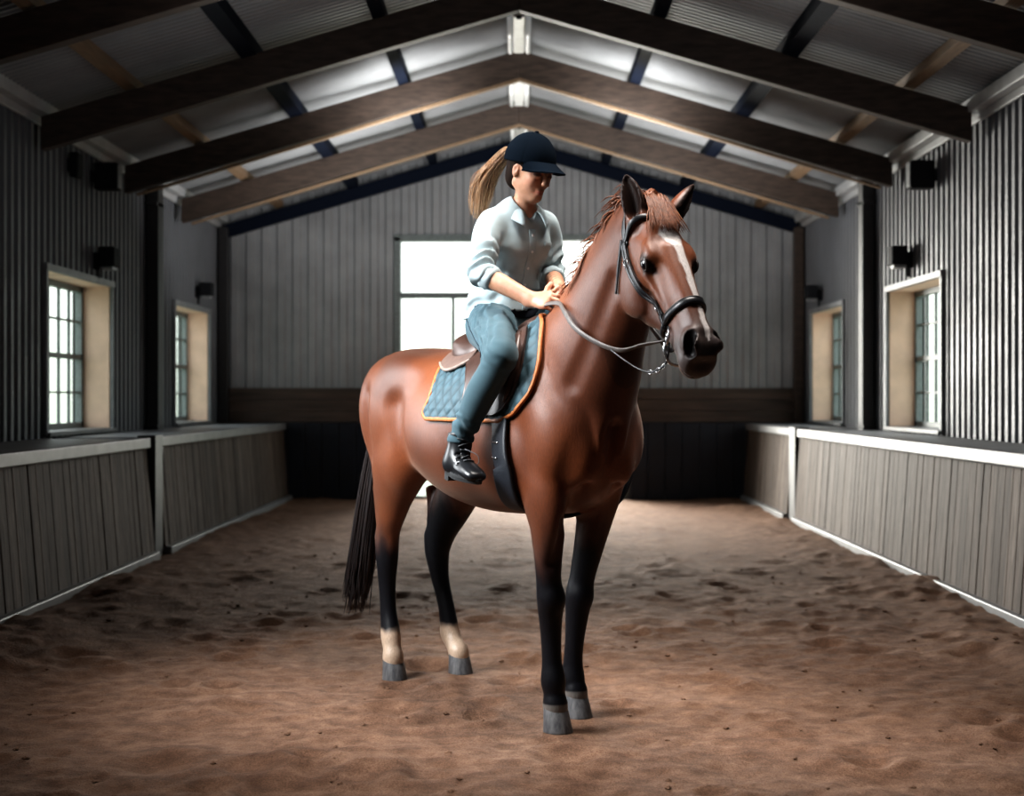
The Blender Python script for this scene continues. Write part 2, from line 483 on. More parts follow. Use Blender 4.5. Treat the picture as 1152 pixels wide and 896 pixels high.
# ---------------------------------------------------------------- sand floor
HOOF_W = []      # world hoof spots, filled before the floor is built
def build_floor():
    xs = np.arange(XL-.02, XR+.02, .0215)
    ys = [YF]
    while ys[-1] < YB+.03:
        y = ys[-1]; ys.append(y + (.08 if y < 2.6 else max(.0125, .0042*(y-.5))))
    ys = np.array(ys)
    X, Y = np.meshgrid(xs, ys, indexing='ij')
    H = .008*fbm(X*1.1, Y*1.1, 1, 3) + .006*fbm(X*4.2, Y*3.2, 3, 4) + .0055*fbm(X*15, Y*13, 5, 4)
    r = fbm(X*2.6+7, Y*2.0, 9, 4); H = H + .020*np.maximum(r-.35, 0) - .014*np.maximum(-r-.3, 0)
    ed = np.minimum(np.abs(X-2.55), np.abs(X+2.6)); H = H + (.035+.05*np.maximum(fbm(X*3, Y*1.6, 21, 4), -.4))*np.exp(-(ed/.38)**2)
    k = random.Random(5)
    for _ in range(230):                                   # old hoof prints
        x = k.uniform(-2.6, 2.6); y = k.uniform(3.2, 15); s = k.uniform(.05, .1)
        d2 = ((X-x)/s)**2 + ((Y-y)/(s*1.2))**2
        H = H - .016*np.exp(-d2) + .011*np.exp(-(np.sqrt(d2)-1.6)**2*3)
    for (hx, hy) in HOOF_W:
        w = np.exp(-(((X-hx)**2+(Y-hy)**2)/.11**2)**1.5); H = H*(1-w) + .002*w
    H = H*(1-.55*sstep(8.5, 13, Y))+.012
    V = np.stack([X, Y, H], -1).reshape(-1, 3); nx, ny = X.shape
    i, j = np.meshgrid(np.arange(nx-1), np.arange(ny-1), indexing='ij'); a = (i*ny+j).ravel()
    F = np.stack([a, a+ny, a+ny+1, a+1], 1)
    tag(link_mesh('floor', V, F, M_sand, smooth=True), 'reddish brown sand floor of the riding hall, churned by hooves', 'floor', kind='structure')
    # loose clods lying on the sand: nobody could count them
    mb = MB()
    for _ in range(420):
        y = 3.3+9*k.random()**1.7; x = k.uniform(-2.5, 2.5)
        s = k.uniform(.003, .013)*(1.4 if abs(x) > 2.1 else 1)
        if any((x-hx)**2+(y-hy)**2 < .04 for hx, hy in HOOF_W): continue
        ii = min(nx-1, int((x-xs[0])/.0215)); jj = int(np.searchsorted(ys, y)); z = float(H[ii, min(jj, ny-1)])
        b = len(mb.V)
        for q in ((1,0,0),(-1,0,0),(0,1,0),(0,-1,0),(0,0,1),(0,0,-1),(.6,.6,.5),(-.6,.5,.5),(.5,-.6,.5),(-.5,-.6,.5)):
            f = s*k.uniform(.7, 1.2); mb.V.append((x+q[0]*f*1.2, y+q[1]*f*1.2, z+q[2]*f*.75+s*.25))
        for f in ((4,6,0),(4,7,2),(4,2,6),(4,8,3),(4,0,8),(4,9,1),(4,3,9),(4,1,7),(0,6,2),(2,7,1),(1,9,3),(3,8,0),(5,2,0),(5,1,2),(5,3,1),(5,0,3),):
            mb.F.append(tuple(b+t for t in f))
    tag(mb.build('sand_clods', M_sand, smooth=True), 'loose clods of brown sand scattered over the arena floor', 'sand', kind='stuff')

# ---------------------------------------------------------------- ribbed sheets
def ribs(u0, u1, pitch, depth):
    """trapezoid rib profile along u: list of (u, offset)"""
    out = []; n0 = math.floor(u0/pitch)
    for k in range(n0, int(math.ceil(u1/pitch))+1):
        for f, d in ((0, 0), (.34, 0), (.46, depth), (.86, depth), (.98, 0)):
            u = (k+f)*pitch
            if u0 < u < u1: out.append((u, d))
    return [(u0, out[0][1])]+out+[(u1, out[-1][1])]
def side_sheet(mb, X, sgn, y0, y1, z0, z1):
    pr = ribs(y0, y1, .150, .030); b = len(mb.V)
    for y, d in pr: mb.V += [(X+sgn*d, y, z0), (X+sgn*d, y, z1)]
    for i in range(len(pr)-1):
        f = (b+2*i, b+2*i+2, b+2*i+3, b+2*i+1); mb.F.append(f if sgn < 0 else f[::-1])

WIN = {'left': [(11.65, 13.5), (16.0, 17.75)], 'right': [(12.35, 14.15), (16.1, 17.85)]}
WZ0, WZ1 = .985, 2.24
def build_walls():
    for side, X, sg in (('left', XL, 1), ('right', XR, -1)):
        mb = MB(); y = YF
        for (a, b) in WIN[side]:
            side_sheet(mb, X-sg*.03, sg, y, a, .0, ZE+.14); side_sheet(mb, X-sg*.03, sg, a, b, .0, WZ0); side_sheet(mb, X-sg*.03, sg, a, b, WZ1, ZE+.14); y = b
        side_sheet(mb, X-sg*.03, sg, y, YB+.05, .0, ZE+.14)
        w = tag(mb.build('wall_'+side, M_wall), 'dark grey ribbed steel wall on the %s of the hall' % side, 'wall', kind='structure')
        # outer skin so no daylight leaks round the sheets
        o = MB(); xo = sorted((X-sg*.30, X-sg*.34)); y = YF
        for (a, b) in WIN[side]:
            o.box(*xo, y, a, -.1, ZE+.3); o.box(*xo, a, b, -.1, WZ0); o.box(*xo, a, b, WZ1, ZE+.3); y = b
        o.box(*xo, y, YB+.3, -.1, ZE+.3); o.build('outer_skin', M_wallb, w)
    # back wall with the big doorway
    dx0, dx1, dz = -1.5, 1.3, 3.22
    mb = MB()
    def bsheet(x0, x1, z0):
        pr = ribs(x0, x1, .19, .028); b = len(mb.V)
        for x, d in pr: mb.V += [(x, YB-d, z0), (x, YB-d, roof_z(x)+.05)]
        for i in range(len(pr)-1): mb.F.append((b+2*i, b+2*i+2, b+2*i+3, b+2*i+1))
    bsheet(XL-.05, dx0, 0); bsheet(dx0, 0, dz); bsheet(0, dx1, dz); bsheet(dx1, XR+.05, 0)
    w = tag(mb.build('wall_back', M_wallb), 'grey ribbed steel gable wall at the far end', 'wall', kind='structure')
    o = MB(); o.box(XL-.4, dx0, YB+.22, YB+.26, -.1, ZR+.4); o.box(dx1, XR+.4, YB+.22, YB+.26, -.1, ZR+.4); o.box(dx0, dx1, YB+.22, YB+.26, dz, ZR+.4); o.build('outer_skin', M_wallb, w)
    for i, (x0, x1) in enumerate(((XL, dx0-.06), (dx1+.06, XR))):
        sd = 'left' if i == 0 else 'right'
        b = MB()
        for q in range(3): b.box(x0, x1, YB-.075, YB-.03, .955+q*.14, .955+q*.14+.136)
        tag(b.build('trim_%d' % (1+i), M_band, bevel=.004), 'brown board band on the back wall %s of the doorway' % sd, 'wall boards', kind='structure')
        b = MB()
        n = int((x1-x0)/.2)
        for q in range(n): b.box(x0+(x1-x0)*q/n, x0+(x1-x0)*(q+1)/n-.006, YB-.09, YB-.03, -.05, .95)
        tag(b.build('trim_%d' % (3+i), M_dado, bevel=.004), 'dark navy lower boarding on the back wall %s of the doorway' % sd, 'wall boards', kind='structure')
    b = MB(); b.box(XL-.4, XR+.4, YF-.05, YF, -.1, ZR+.3)
    tag(b.build('wall_front', M_wallb), 'grey wall behind the viewer', 'wall', kind='structure')
    # eave rails, corner and wall posts
    for i, (X, sg, sd) in enumerate(((XL, 1, 'left'), (XR, -1, 'right'))):
        x0, x1 = sorted((X, X+sg*.11))
        b = MB(); b.box(x0, x1, YF, YB-.03, ZE-.085, ZE+.015); b.box(min(X, X+sg*.03), max(X, X+sg*.03), YF, YB-.03, ZE-.15, ZE-.085)
        tag(b.build('trim_%d' % (5+i), M_eave, bevel=.008), 'pale eaves rail running along the %s wall' % sd, 'eaves rail', kind='structure')
        b = MB(); x0, x1 = sorted((X+sg*.02, X+sg*.13)); b.box(x0, x1, YB-.24, YB-.1, 0, ZE-.15)
        tag(b.build('trim_%d' % (7+i), M_raft if i else M_post, bevel=.006), 'dark corner post at the far %s end' % sd, 'post', kind='structure')
        yy = 14.85 if i == 0 else 14.75
        b = MB(); x0, x1 = sorted((X+sg*.02, X+sg*.135)); b.box(x0, x1, yy-.10, yy+.10, 0, ZE+.06); b.box(x0, max(x1, x0), yy-.14, yy+.14, ZE-.34, ZE-.30); b.box(x0, x1, yy-.14, yy+.14, .96, .985)
        tag(b.build('trim_%d' % (9+i), M_post, bevel=.006), 'dark steel wall post midway along the %s wall' % sd, 'post', kind='structure')

def build_door():
    dx0, dx1, dz, y0, y1 = -1.5, 1.3, 3.22, YB+.03, YB+.13
    d = empty('door_1', (-.1, YB, 0), label='big glazed doorway in the back wall, white with daylight', cat='door', kind='structure'); L = (.1, -YB, 0)
    b = MB()
    b.box(dx0-.03, dx0+.05, YB-.04, y1, 0, dz); b.box(dx1-.05, dx1+.03, YB-.04, y1, 0, dz); b.box(dx0-.03, dx1+.03, YB-.04, y1, dz-.05, dz+.03)
    b.box(dx0+.05, dx1-.05, y0, y1, 2.475, 2.545)
    b.box(-.83, -.79, y0, y1, 0, 2.475); b.box(.58, .62, y0, y1, 0, 2.475); b.box(dx0+.05, dx1-.05, y0, y1, -.02, .05)
    b.build('door_frame', M_frame, d, bevel=.005, loc=L)
    for (x0, x1, z0, z1) in ((dx0+.05, -.83, .05, 2.475), (-.79, .58, .05, 2.475), (.62, dx1-.05, .05, 2.475), (dx0+.05, dx1-.05, 2.545, dz-.05)):
        MB().grid([(x0, y0+.045, z0), (x0, y0+.045, z1), (x1, y0+.045, z0), (x1, y0+.045, z1)], 2, 2).build('glass_pane', M_glass, d, loc=L)

def build_windows():
    k = 0
    for side, X, sg in (('left', XL, 1), ('right', XR, -1)):
        for wi, (a, b) in enumerate(WIN[side]):
            k += 1; which = 'nearer' if wi == 0 else 'farther'
            w = empty('window_%d' % k, (X, (a+b)/2, WZ0), label='%s sash window in the %s wall with small panes and warm reveal' % (which, side), cat='window', kind='structure')
            L = (-X, -(a+b)/2, -WZ0)
            xo = X-sg*.27
            def bx(mb, x0, x1, *r): mb.box(min(x0, x1), max(x0, x1), *r)
            rv = MB()                                      # plastered reveal
            bx(rv, X+sg*.005, xo-sg*.06, a-.02, a, WZ0-.02, WZ1+.02); bx(rv, X+sg*.005, xo-sg*.06, b, b+.02, WZ0-.02, WZ1+.02); bx(rv, X+sg*.005, xo-sg*.06, a, b, WZ1, WZ1+.02)
            rv.build('reveal', M_reveal, w, loc=L)
            sl = MB(); bx(sl, X+sg*.05, xo-sg*.06, a-.03, b+.03, WZ0-.035, WZ0); sl.build('window_sill', M_rail, w, bevel=.006, loc=L)
            hd = MB(); bx(hd, X-sg*.01, X+sg*.035, a-.05, b+.05, WZ1, WZ1+.055); bx(hd, X-sg*.01, X+sg*.03, a-.05, a, WZ0-.03, WZ1); bx(hd, X-sg*.01, X+sg*.03, b, b+.035, WZ0-.03, WZ1)
            hd.build('window_head', M_rail2, w, bevel=.005, loc=L)
            fr = MB(); zm = (WZ0+WZ1)/2
            bx(fr, xo-sg*.03, xo+sg*.03, a, a+.05, WZ0, WZ1); bx(fr, xo-sg*.03, xo+sg*.03, b-.05, b, WZ0, WZ1)
            bx(fr, xo-sg*.03, xo+sg*.03, a, b, WZ0, WZ0+.05); bx(fr, xo-sg*.03, xo+sg*.03, a, b, WZ1-.05, WZ1); bx(fr, xo-sg*.025, xo+sg*.03, a, b, zm-.022, zm+.022)
            n = 6
            for q in range(1, n):
                y = a+.05+(b-a-.1)*q/n; bx(fr, xo-sg*.012, xo+sg*.016, y-.009, y+.009, WZ0, WZ1)
            for z in ((WZ0+zm)/2, (WZ1+zm)/2): bx(fr, xo-sg*.012, xo+sg*.016, a, b, z-.009, z+.009)
            fr.build('window_frame', M_frame, w, loc=L)
            g = MB().grid([(xo, a+.04, WZ0+.04), (xo, a+.04, WZ1-.04), (xo, b-.04, WZ0+.04), (xo, b-.04, WZ1-.04)], 2, 2); g.build('glass_pane', M_glass, w, loc=L)

def build_kickboards():
    runs = [('left', -1, [(YF, 11.56), (11.93, 18.30)]), ('right', 1, [(YF, 14.92), (15.36, 18.30)])]
    for side, sg, secs in runs:
        XB, XT = (-2.78, -2.855) if side == 'left' else (2.71, 2.775)
        XW = XL+.0 if side == 'left' else XR
        for i, (y0, y1) in enumerate(secs):
            which = 'near' if i == 0 else 'far'
            w = empty('kickboard_wall', (XB, (y0+y1)/2, 0), label='%s run of weathered vertical kick boards along the %s side' % (which, side), cat='kick wall', kind='structure')
            L = (-XB, -(y0+y1)/2, 0)
            mb = MB(); y = y0
            while y < y1-.02:
                e = min(y+.135, y1); j = rng.uniform(-.003, .003)
                xb, xt = XB+sg*j, XT+sg*j
                mb.hexa([(min(xb, xb+sg*.03), y+.003, -.05), (max(xb, xb+sg*.03), y+.003, -.05), (max(xb, xb+sg*.03), e-.003, -.05), (min(xb, xb+sg*.03), e-.003, -.05),
                         (min(xt, xt+sg*.03), y+.003, .90), (max(xt, xt+sg*.03), y+.003, .90), (max(xt, xt+sg*.03), e-.003, .90), (min(xt, xt+sg*.03), e-.003, .90)])
                y = e
            mb.build('boards', M_plank, w, bevel=.004, loc=L)
            b = MB(); x0, x1 = sorted((XT-sg*.035, XT+sg*.06)); b.box(x0, x1, y0, y1, .865, .945)
            b.build('cap_rail', M_rail, w, bevel=.008, loc=L)
            b = MB(); x0, x1 = sorted((XT+sg*.062, XW-sg*.0)); b.box(x0, x1, y0, y1, .90, .938); b.build('ledge_board', M_rail2, w, bevel=.004, loc=L)
            b = MB(); x0, x1 = sorted((XB-sg*.035, XB+sg*.03)); b.box(x0, x1, y0, y1, -.04, .075); b.build('base_rail', M_rail, w, bevel=.008, loc=L)
            if i == 0:
                p = MB(); x0, x1 = sorted((XB+sg*.02, XB+sg*.16)); p.box(x0, x1, y1+.06, secs[1][0]-.06, -.05, .96)
                tag(p.build('kickboard_post', M_post, bevel=.006), 'dark steel post closing the gap in the %s kick wall' % side, 'post', kind='structure')
            if i == 1:
                e = MB(); x0, x1 = sorted((XB+sg*.03, XW)); e.box(x0, x1, y1-.03, y1, -.02, .90); e.build('end_board', M_dado, w, loc=L)

RAFT_Y = [18.42, 16.05, 13.75, 11.35, 9.0, 6.65, 4.3, 1.95]
def build_roof():
    # ribbed roof sheets; ribs run from eave to ridge
    for side, sg in (('left', -1), ('right', 1)):
        xe = XL-.35 if sg < 0 else XR+.35
        pr = ribs(YF-.05, YB+.3, .085, .015); mb = MB()
        for y, d in pr: mb.V += [(0, y, ZR-d), (xe, y, roof_z(xe)-d)]
        for i in range(len(pr)-1):
            f = (2*i, 2*i+1, 2*i+3, 2*i+2); mb.F.append(f if sg > 0 else f[::-1])
        c = mb.build('ceiling', M_roof)
        tag(c, 'grey corrugated metal roof slope on the %s' % side, 'ceiling', kind='structure')
        o = MB(); b = [(0, YF, ZR+.1), (xe, YF, roof_z(xe)+.1), (xe, YB+.3, roof_z(xe)+.1), (0, YB+.3, ZR+.1)]
        o.V += b; o.F.append((0, 1, 2, 3)); o.build('roof_underlay', M_dado, c)
        # purlins along the hall
        for x, mt, w, h, nm in ((1.05, M_navy, .045, .09, 'upper navy'), (2.02, M_navy, .055, .10, 'lower navy'), (2.92, M_tan, .04, .07, 'tan timber')):
            b = MB(); z = roof_z(x)-.024; sl = (ZR-ZE)/3.6
            xa, xb = sg*(x-w), sg*(x+w)
            za, zb = roof_z(xa)-.024, roof_z(xb)-.024
            if sg > 0: b.hexa([(xa, YF, za-h), (xb, YF, zb-h), (xb, YB, zb-h), (xa, YB, za-h), (xa, YF, za), (xb, YF, zb), (xb, YB, zb), (xa, YB, za)])
            else: b.hexa([(xb, YF, zb-h), (xa, YF, za-h), (xa, YB, za-h), (xb, YB, zb-h), (xb, YF, zb), (xa, YF, za), (xa, YB, za), (xb, YB, zb)])
            tag(b.build('roof_purlin', mt), '%s purlin under the %s roof slope' % (nm, side), 'purlin', kind='structure')
    nm = ['against the back wall', 'second from the back wall', 'third from the back wall', 'fourth from the back wall', 'fifth from the back wall', 'sixth from the back wall', 'seventh from the back wall', 'eighth from the back wall']
    for i, y in enumerate(RAFT_Y):
        mt = M_navy if i == 0 else M_raft
        r = empty('roof_rafter', (0, y, ZR-.2), label='dark timber rafter pair %s' % nm[i], cat='rafter', kind='structure')
        w = .055 if i else .05; dp = .25 if i else .16
        for sg in (-1, 1):
            xe = (XL+.08) if sg < 0 else (XR-.08)
            za, zb = ZR-.115, roof_z(xe)-.115
            b = MB(); P = [(0, za), (xe, zb)]
            if sg > 0: b.hexa([(0, y-w, za-dp), (xe, y-w, zb-dp), (xe, y+w, zb-dp), (0, y+w, za-dp), (0, y-w, za), (xe, y-w, zb), (xe, y+w, zb), (0, y+w, za)])
            else: b.hexa([(xe, y-w, zb-dp), (0, y-w, za-dp), (0, y+w, za-dp), (xe, y+w, zb-dp), (xe, y-w, zb), (0, y-w, za), (0, y+w, za), (xe, y+w, zb)])
            b.build('beam', mt, r, bevel=.006, loc=(0, -y, -(ZR-.2)))
            if i in (1, 2):                                # pale batten on the far lower edge
                b = MB(); q = dp+.028
                pts = [(0, y-w, za-q), (xe*.97, y-w, zb-q+.01), (xe*.97, y+w*.2, zb-q+.01), (0, y+w*.2, za-q), (0, y-w, za-dp), (xe*.97, y-w, zb-dp), (xe*.97, y+w*.2, zb-dp), (0, y+w*.2, za-dp)]
                if sg < 0: pts = [pts[1], pts[0], pts[3], pts[2], pts[5], pts[4], pts[7], pts[6]]
                b.hexa(pts).build('edge_batten', M_tan, r, loc=(0, -y, -(ZR-.2)))
    b = MB(); b.box(-.075, .075, YF, YB-.03, ZR-.115, ZR-.02)
    tag(b.build('ridge_beam', M_white), 'white ridge beam along the roof apex', 'ridge beam', kind='structure')
    # hanging batten lights under the ridge, one per bay
    for i, y in enumerate((17.2, 14.75, 12.4)):
        t = empty('batten_light', (0, y, ZR-.42), label=('white batten light under the ridge nearest the back wall', 'white batten light under the ridge in the middle bay', 'white batten light under the ridge, nearest to the viewer')[i], cat='light', group='ridge batten lights')
        L = (0, -y, -(ZR-.42))
        z = ZR-.30
        MB().box(-.045, .045, y-.62, y+.62, z, z+.05).build('housing', M_white, t, bevel=.006, loc=L)
        for sx in (-1, 1): MB().tube([(sx*.075, y-.6, z+.01), (sx*.075, y+.6, z+.01)], .022, 10).build('tube', M_tube, t, True, loc=L)
        for yy in (-.45, .45): MB().box(-.012, .012, y+yy-.012, y+yy+.012, z+.05, ZR-.112).build('hanger', M_white, t, loc=L)
        MB().lathe((0, y-.63, z-.005), [(0, -.012), (.02, -.01), (.022, .012), (0, .015)], 12).build('sensor', M_box, t, True, loc=L)

def m_tube():
    t = NT('opal light tube'); v = t.mapping(); f = t.noise(v, 3); c = t.ramp(f, [(.3, (.75, .77, .75)), (.7, (.82, .84, .82))])
    b = t.bsdf(c, .3); b.inputs['Emission Color'].default_value = (.9, .97, 1, 1); b.inputs['Emission Strength'].default_value = .12; return t.m
M_tube = m_tube()

def build_fittings():
    # bulkhead lamps over the windows
    for (X, sg, y, z, s, lab) in ((XL, 1, 13.02, 2.42, 1.0, 'small dark wall lamp above the nearer left window'), (XL, 1, 17.1, 2.44, .9, 'small dark wall lamp above the farther left window'),
                               (XR, -1, 13.35, 2.46, 1.0, 'small dark wall lamp above the nearer right window'), (XR, -1, 17.3, 2.42, .9, 'small dark wall lamp above the farther right window')):
        t = empty('wall_lamp', (X, y, z), label=lab, cat='lamp', group='wall lamps above the windows'); L = (-X, -y, -z)
        x0, x1 = sorted((X-sg*.01, X+sg*.05)); MB().box(x0, x1, y-.05*s, y+.05*s, z-.06*s, z+.08*s).build('back_plate', M_box, t, bevel=.006, loc=L)
        x0, x1 = sorted((X+sg*.05, X+sg*.19)); MB().box(x0, x1, y-.09*s, y+.09*s, z-.04*s, z+.13*s).build('housing', M_box, t, bevel=.012, loc=L)
        x0, x1 = sorted((X+sg*.06, X+sg*.17)); MB().box(x0, x1, y-.07*s, y+.07*s, z-.065*s, z-.035*s).build('lens', M_lens, t, bevel=.004, loc=L)
        MB().tube([(X+sg*.03, y, z-.05*s), (X+sg*.03, y, z-.14*s)], .012, 8).build('conduit', M_box, t, loc=L)
    for (X, sg, y, z, lab) in ((XL, 1, 12.95, 3.15, 'black box speaker high on the left wall'), (XL, 1, 12.25, 3.14, 'slim dark junction box beside the left wall speaker'), (XR, -1, 12.55, 3.10, 'black box speaker high on the right wall')):
        slim = 'slim' in lab
        t = empty('junction_box' if slim else 'wall_speaker', (X, y, z), label=lab, cat='junction box' if slim else 'speaker'); L = (-X, -y, -z)
        d = .07 if slim else .2; h = .10 if slim else .115
        x0, x1 = sorted((X+sg*.03, X+sg*(.03+d))); MB().box(x0, x1, y-.075, y+.075, z-h, z+h).build('casing', M_box, t, bevel=.012, loc=L)
        x0, x1 = sorted((X-sg*.02, X+sg*.03)); MB().box(x0, x1, y-.03, y+.03, z-.05, z+.05).build('bracket', M_post, t, loc=L)
        if not slim:
            x0, x1 = sorted((X+sg*(.03+d), X+sg*(.036+d))); MB().box(x0, x1, y-.06, y+.06, z-h+.015, z+h-.015).build('grille', M_lens, t, loc=L)
# ================================================================== THE HORSE  (local frame: x forward, y to its left, z up)
O_LOC = (.2, 5.72, 0.0); O_ROT = math.atan2(-.86, .51)
def to_world(p):
    c, s = math.cos(O_ROT), math.sin(O_ROT); return (O_LOC[0]+c*p[0]-s*p[1], O_LOC[1]+s*p[0]+c*p[1], O_LOC[2]+p[2])

HY = R(-7); _c, _s = math.cos(HY), math.sin(HY)
def _rz(v): return np.array([_c*v[0]-_s*v[1], _s*v[0]+_c*v[1], v[2]])
HO = np.array([.50, .0, 1.88])
_a = np.array([.606, 0, -.795]); _a /= np.linalg.norm(_a)
HA = _rz(_a); HS = _rz((0, 1, 0)); HN = np.cross(HA, HS) * -1   # along the face, to its left, out of the face
if HN[0] < 0: HN = -HN
HM = np.stack([HA, HS, HN])
def hp(s, n, y=0.0): return HO+HA*s+HN*n+HS*y

LEGS = {
 'FR': [(.0,-.14,1.10,.15,.075),(.05,-.155,.95,.12,.074),(.078,-.156,.82,.088,.060),(.066,-.147,.70,.066,.046),(.048,-.134,.58,.050,.038),(.047,-.124,.505,.051,.043),(.036,-.118,.44,.042,.037),(.030,-.111,.36,.036,.031),(.031,-.108,.26,.036,.030),(.037,-.106,.195,.044,.038),(.042,-.105,.145,.034,.032),(.049,-.105,.108,.040,.039),(.052,-.105,.075,.036,.035)],
 'FL': [(-.01,.135,1.08,.15,.075),(-.03,.148,.95,.12,.070),(-.05,.142,.82,.090,.058),(-.088,.130,.66,.064,.045),(-.112,.118,.55,.050,.040),(-.120,.110,.48,.052,.044),(-.130,.106,.40,.042,.037),(-.138,.102,.32,.036,.031),(-.148,.100,.22,.036,.030),(-.150,.100,.155,.044,.038),(-.138,.100,.130,.035,.033),(-.129,.100,.105,.040,.039),(-.126,.1,.075,.036,.035)],
 'HR': [(-1.13,-.13,1.25,.24,.12),(-1.15,-.150,1.08,.235,.115),(-1.155,-.165,.96,.195,.095),(-1.19,-.168,.86,.14,.072),(-1.225,-.164,.765,.098,.054),(-1.262,-.16,.67,.066,.042),(-1.278,-.16,.585,.064,.041),(-1.276,-.16,.52,.052,.039),(-1.276,-.16,.43,.040,.032),(-1.262,-.16,.30,.036,.030),(-1.232,-.163,.20,.045,.037),(-1.208,-.168,.145,.034,.033),(-1.194,-.17,.106,.040,.039),(-1.19,-.17,.075,.036,.035)],
 'HL': [(-1.13,.13,1.25,.24,.12),(-1.15,.150,1.08,.235,.115),(-1.155,.162,.95,.18,.092),(-1.19,.162,.86,.14,.074),(-1.265,.158,.76,.115,.064),(-1.340,.150,.655,.090,.052),(-1.372,.142,.57,.078,.046),(-1.360,.139,.50,.055,.040),(-1.338,.140,.42,.042,.033),(-1.285,.145,.29,.037,.031),(-1.262,.150,.185,.045,.037),(-1.222,.150,.142,.034,.033),(-1.180,.15,.106,.040,.039),(-1.174,.15,.075,.036,.035)],
}
HOOF = {'FR': (.062, -.105, .085), 'FL': (-.116, .10, .085), 'HR': (-1.182, -.17, .085), 'HL': (-1.166, .15, .085)}
for _k, _h in HOOF.items():
    _w = to_world(_h); HOOF_W.append((_w[0], _w[1]))

def sculpt_horse():
    f = Field((-1.64, -.40, .05), (1.02, .40, 2.08), .0058)
    # trunk: s runs from rump to breast
    st = [(-1.54,1.20,1.12,.03,.5),(-1.48,1.30,1.05,.12,.5),(-1.40,1.395,1.00,.185,.5),(-1.25,1.450,.98,.232,.5),(-1.08,1.468,.95,.262,.48),(-.90,1.452,.880,.285,.45),(-.70,1.440,.815,.305,.43),(-.50,1.452,.790,.305,.43),(-.30,1.490,.792,.272,.43),(-.12,1.530,.802,.240,.42),(.03,1.47,.820,.208,.42),(.15,1.36,.87,.162,.45),(.22,1.27,.94,.122,.5),(.26,1.17,1.02,.05,.5)]
    f.loft((0,0,0), (1,0,0), (0,1,0), (0,0,1), st, 0, 2.0, 2.15)
    # neck
    nk = [(.02,0,1.27,.27,.185),(.12,0,1.40,.25,.155),(.225,.0,1.545,.205,.118),(.325,.0,1.665,.182,.096),(.405,0,1.765,.150,.080),(.465,0,1.84,.105,.066)]
    f.chain(nk, (0,1,0), 5, k=.10, kin=.03)
    f.chain([(-.10,0,1.49,.06,.04),(.04,0,1.575,.055,.035),(.19,0,1.735,.045,.030),(.32,0,1.86,.042,.028),(.45,0,1.925,.04,.03)], (0,1,0), 4, k=.07)      # crest
    # legs
    for k, side in (('HR',-1),('HL',1)):
        f.chain(LEGS[k], (0,1,0), 9, k=.075, kin=.012)
    for k in ('FR','FL'):
        f.chain(LEGS[k], (0,1,0), 9, k=.05, kin=.012)
    e = f.ell
    for sd in (-1, 1):
        # haunch, stifle, thigh split
        e((-1.18, sd*.125, 1.24), (.24,.145,.20), k=.10); e((-1.345, sd*.105, 1.19), (.15,.115,.23), k=.08)
        e((-1.03, sd*.185, 1.00), (.10,.075,.13), k=.06); e((-1.0, sd*.185, 1.33), (.13,.06,.08), k=.10)
        # shoulder blade, arm, point of shoulder, breast
        e((.02, sd*.165, 1.22), (.11,.072,.26), M=[(.86,0,.5),(0,1,0),(-.5,0,.86)], k=.05)
        e((.105, sd*.130, 1.10), (.105,.072,.14), k=.06); e((.163, sd*.078, 1.025), (.088,.068,.125), k=.035)
        e((-.07, sd*.20, 1.02), (.12,.075,.15), k=.05); e((.045, -.150, .89) if sd < 0 else (-.015, .138, .91), (.085,.064,.13) if sd < 0 else (.08,.056,.12), k=.03)
        # elbow
        e((-.055, sd*.175, .90), (.05,.05,.06), k=.04)
    # grooves: breast centre, shoulder front, behind the elbow, gaskin
    f.seg((.285,0,1.14), (.245,0,.86), (.018,.018), (.022,.03), (1,0,0), k=.04, op='cut')
    for sd in (-1, 1):
        f.seg((.27, sd*.185, 1.30), (.19, sd*.275, 1.12), (.012,.012), (.012,.012), (0,1,0), k=.05, op='cut')
        f.seg((.42, sd*.105, 1.66), (.24, sd*.165, 1.30), (.014,.02), (.012,.018), (0,1,0), k=.05, op='cut')      # jugular groove
        f.seg((-.16, sd*.30, 1.30), (-.145, sd*.275, .95), (.012,.018), (.014,.02), (0,1,0), k=.06, op='cut')
        f.seg((-1.26, sd*.290, 1.26), (-1.28, sd*.270, 1.0), (.016,.014), (.018,.016), (0,1,0), k=.09, op='cut')
        f.seg((-.95, sd*.30, 1.22), (-.90, sd*.305, 1.02), (.03,.02), (.02,.015), (0,1,0), k=.08, op='cut')
        f.seg((.190, sd*.070, .925), (.138, sd*.098, .80), (.010,.010), (.012,.012), (1,0,0), k=.06, op='cut')
        f.seg((.150, sd*.130, .80), (.115, sd*.150, .64), (.007,.005), (.008,.006), (1,0,0), k=.05, op='cut')
    # joints
    for k in ('FR','FL'):
        p = LEGS[k]
        kn = np.array(p[5][:3]); e(kn+(.022,0,.0), (.034,.036,.042), k=.025); e(kn+(-.042,0,.02), (.022,.018,.035), k=.02)
        ft = np.array(p[9][:3]); e(ft+(-.026,0,-.004), (.026,.024,.030), k=.02)
        f.seg(kn+(-.036,0,-.06), ft+(-.024,0,.02), (.017,.018), (.014,.015), (0,1,0), k=.02)
    for k in ('HR','HL'):
        p = LEGS[k]
        hk = np.array(p[6][:3]); e(hk+(-.058,0,.035), (.027,.022,.036), k=.03)
        f.seg(hk+(-.064,0,.05), np.array(p[4][:3])+(-.085,0,.03), (.019,.03), (.015,.024), (0,1,0), k=.03)
        ft = np.array(p[10][:3]); e(ft+(-.028,0,-.004), (.026,.024,.030), k=.02)
        f.seg(hk+(-.040,0,-.08), ft+(-.026,0,.02), (.018,.018), (.015,.015), (0,1,0), k=.02)
        f.seg(hk+(-.02,0,.26), hk+(-.02,0,.12), (.02,.02), (.0501,.03), (0,1,0), k=.03)
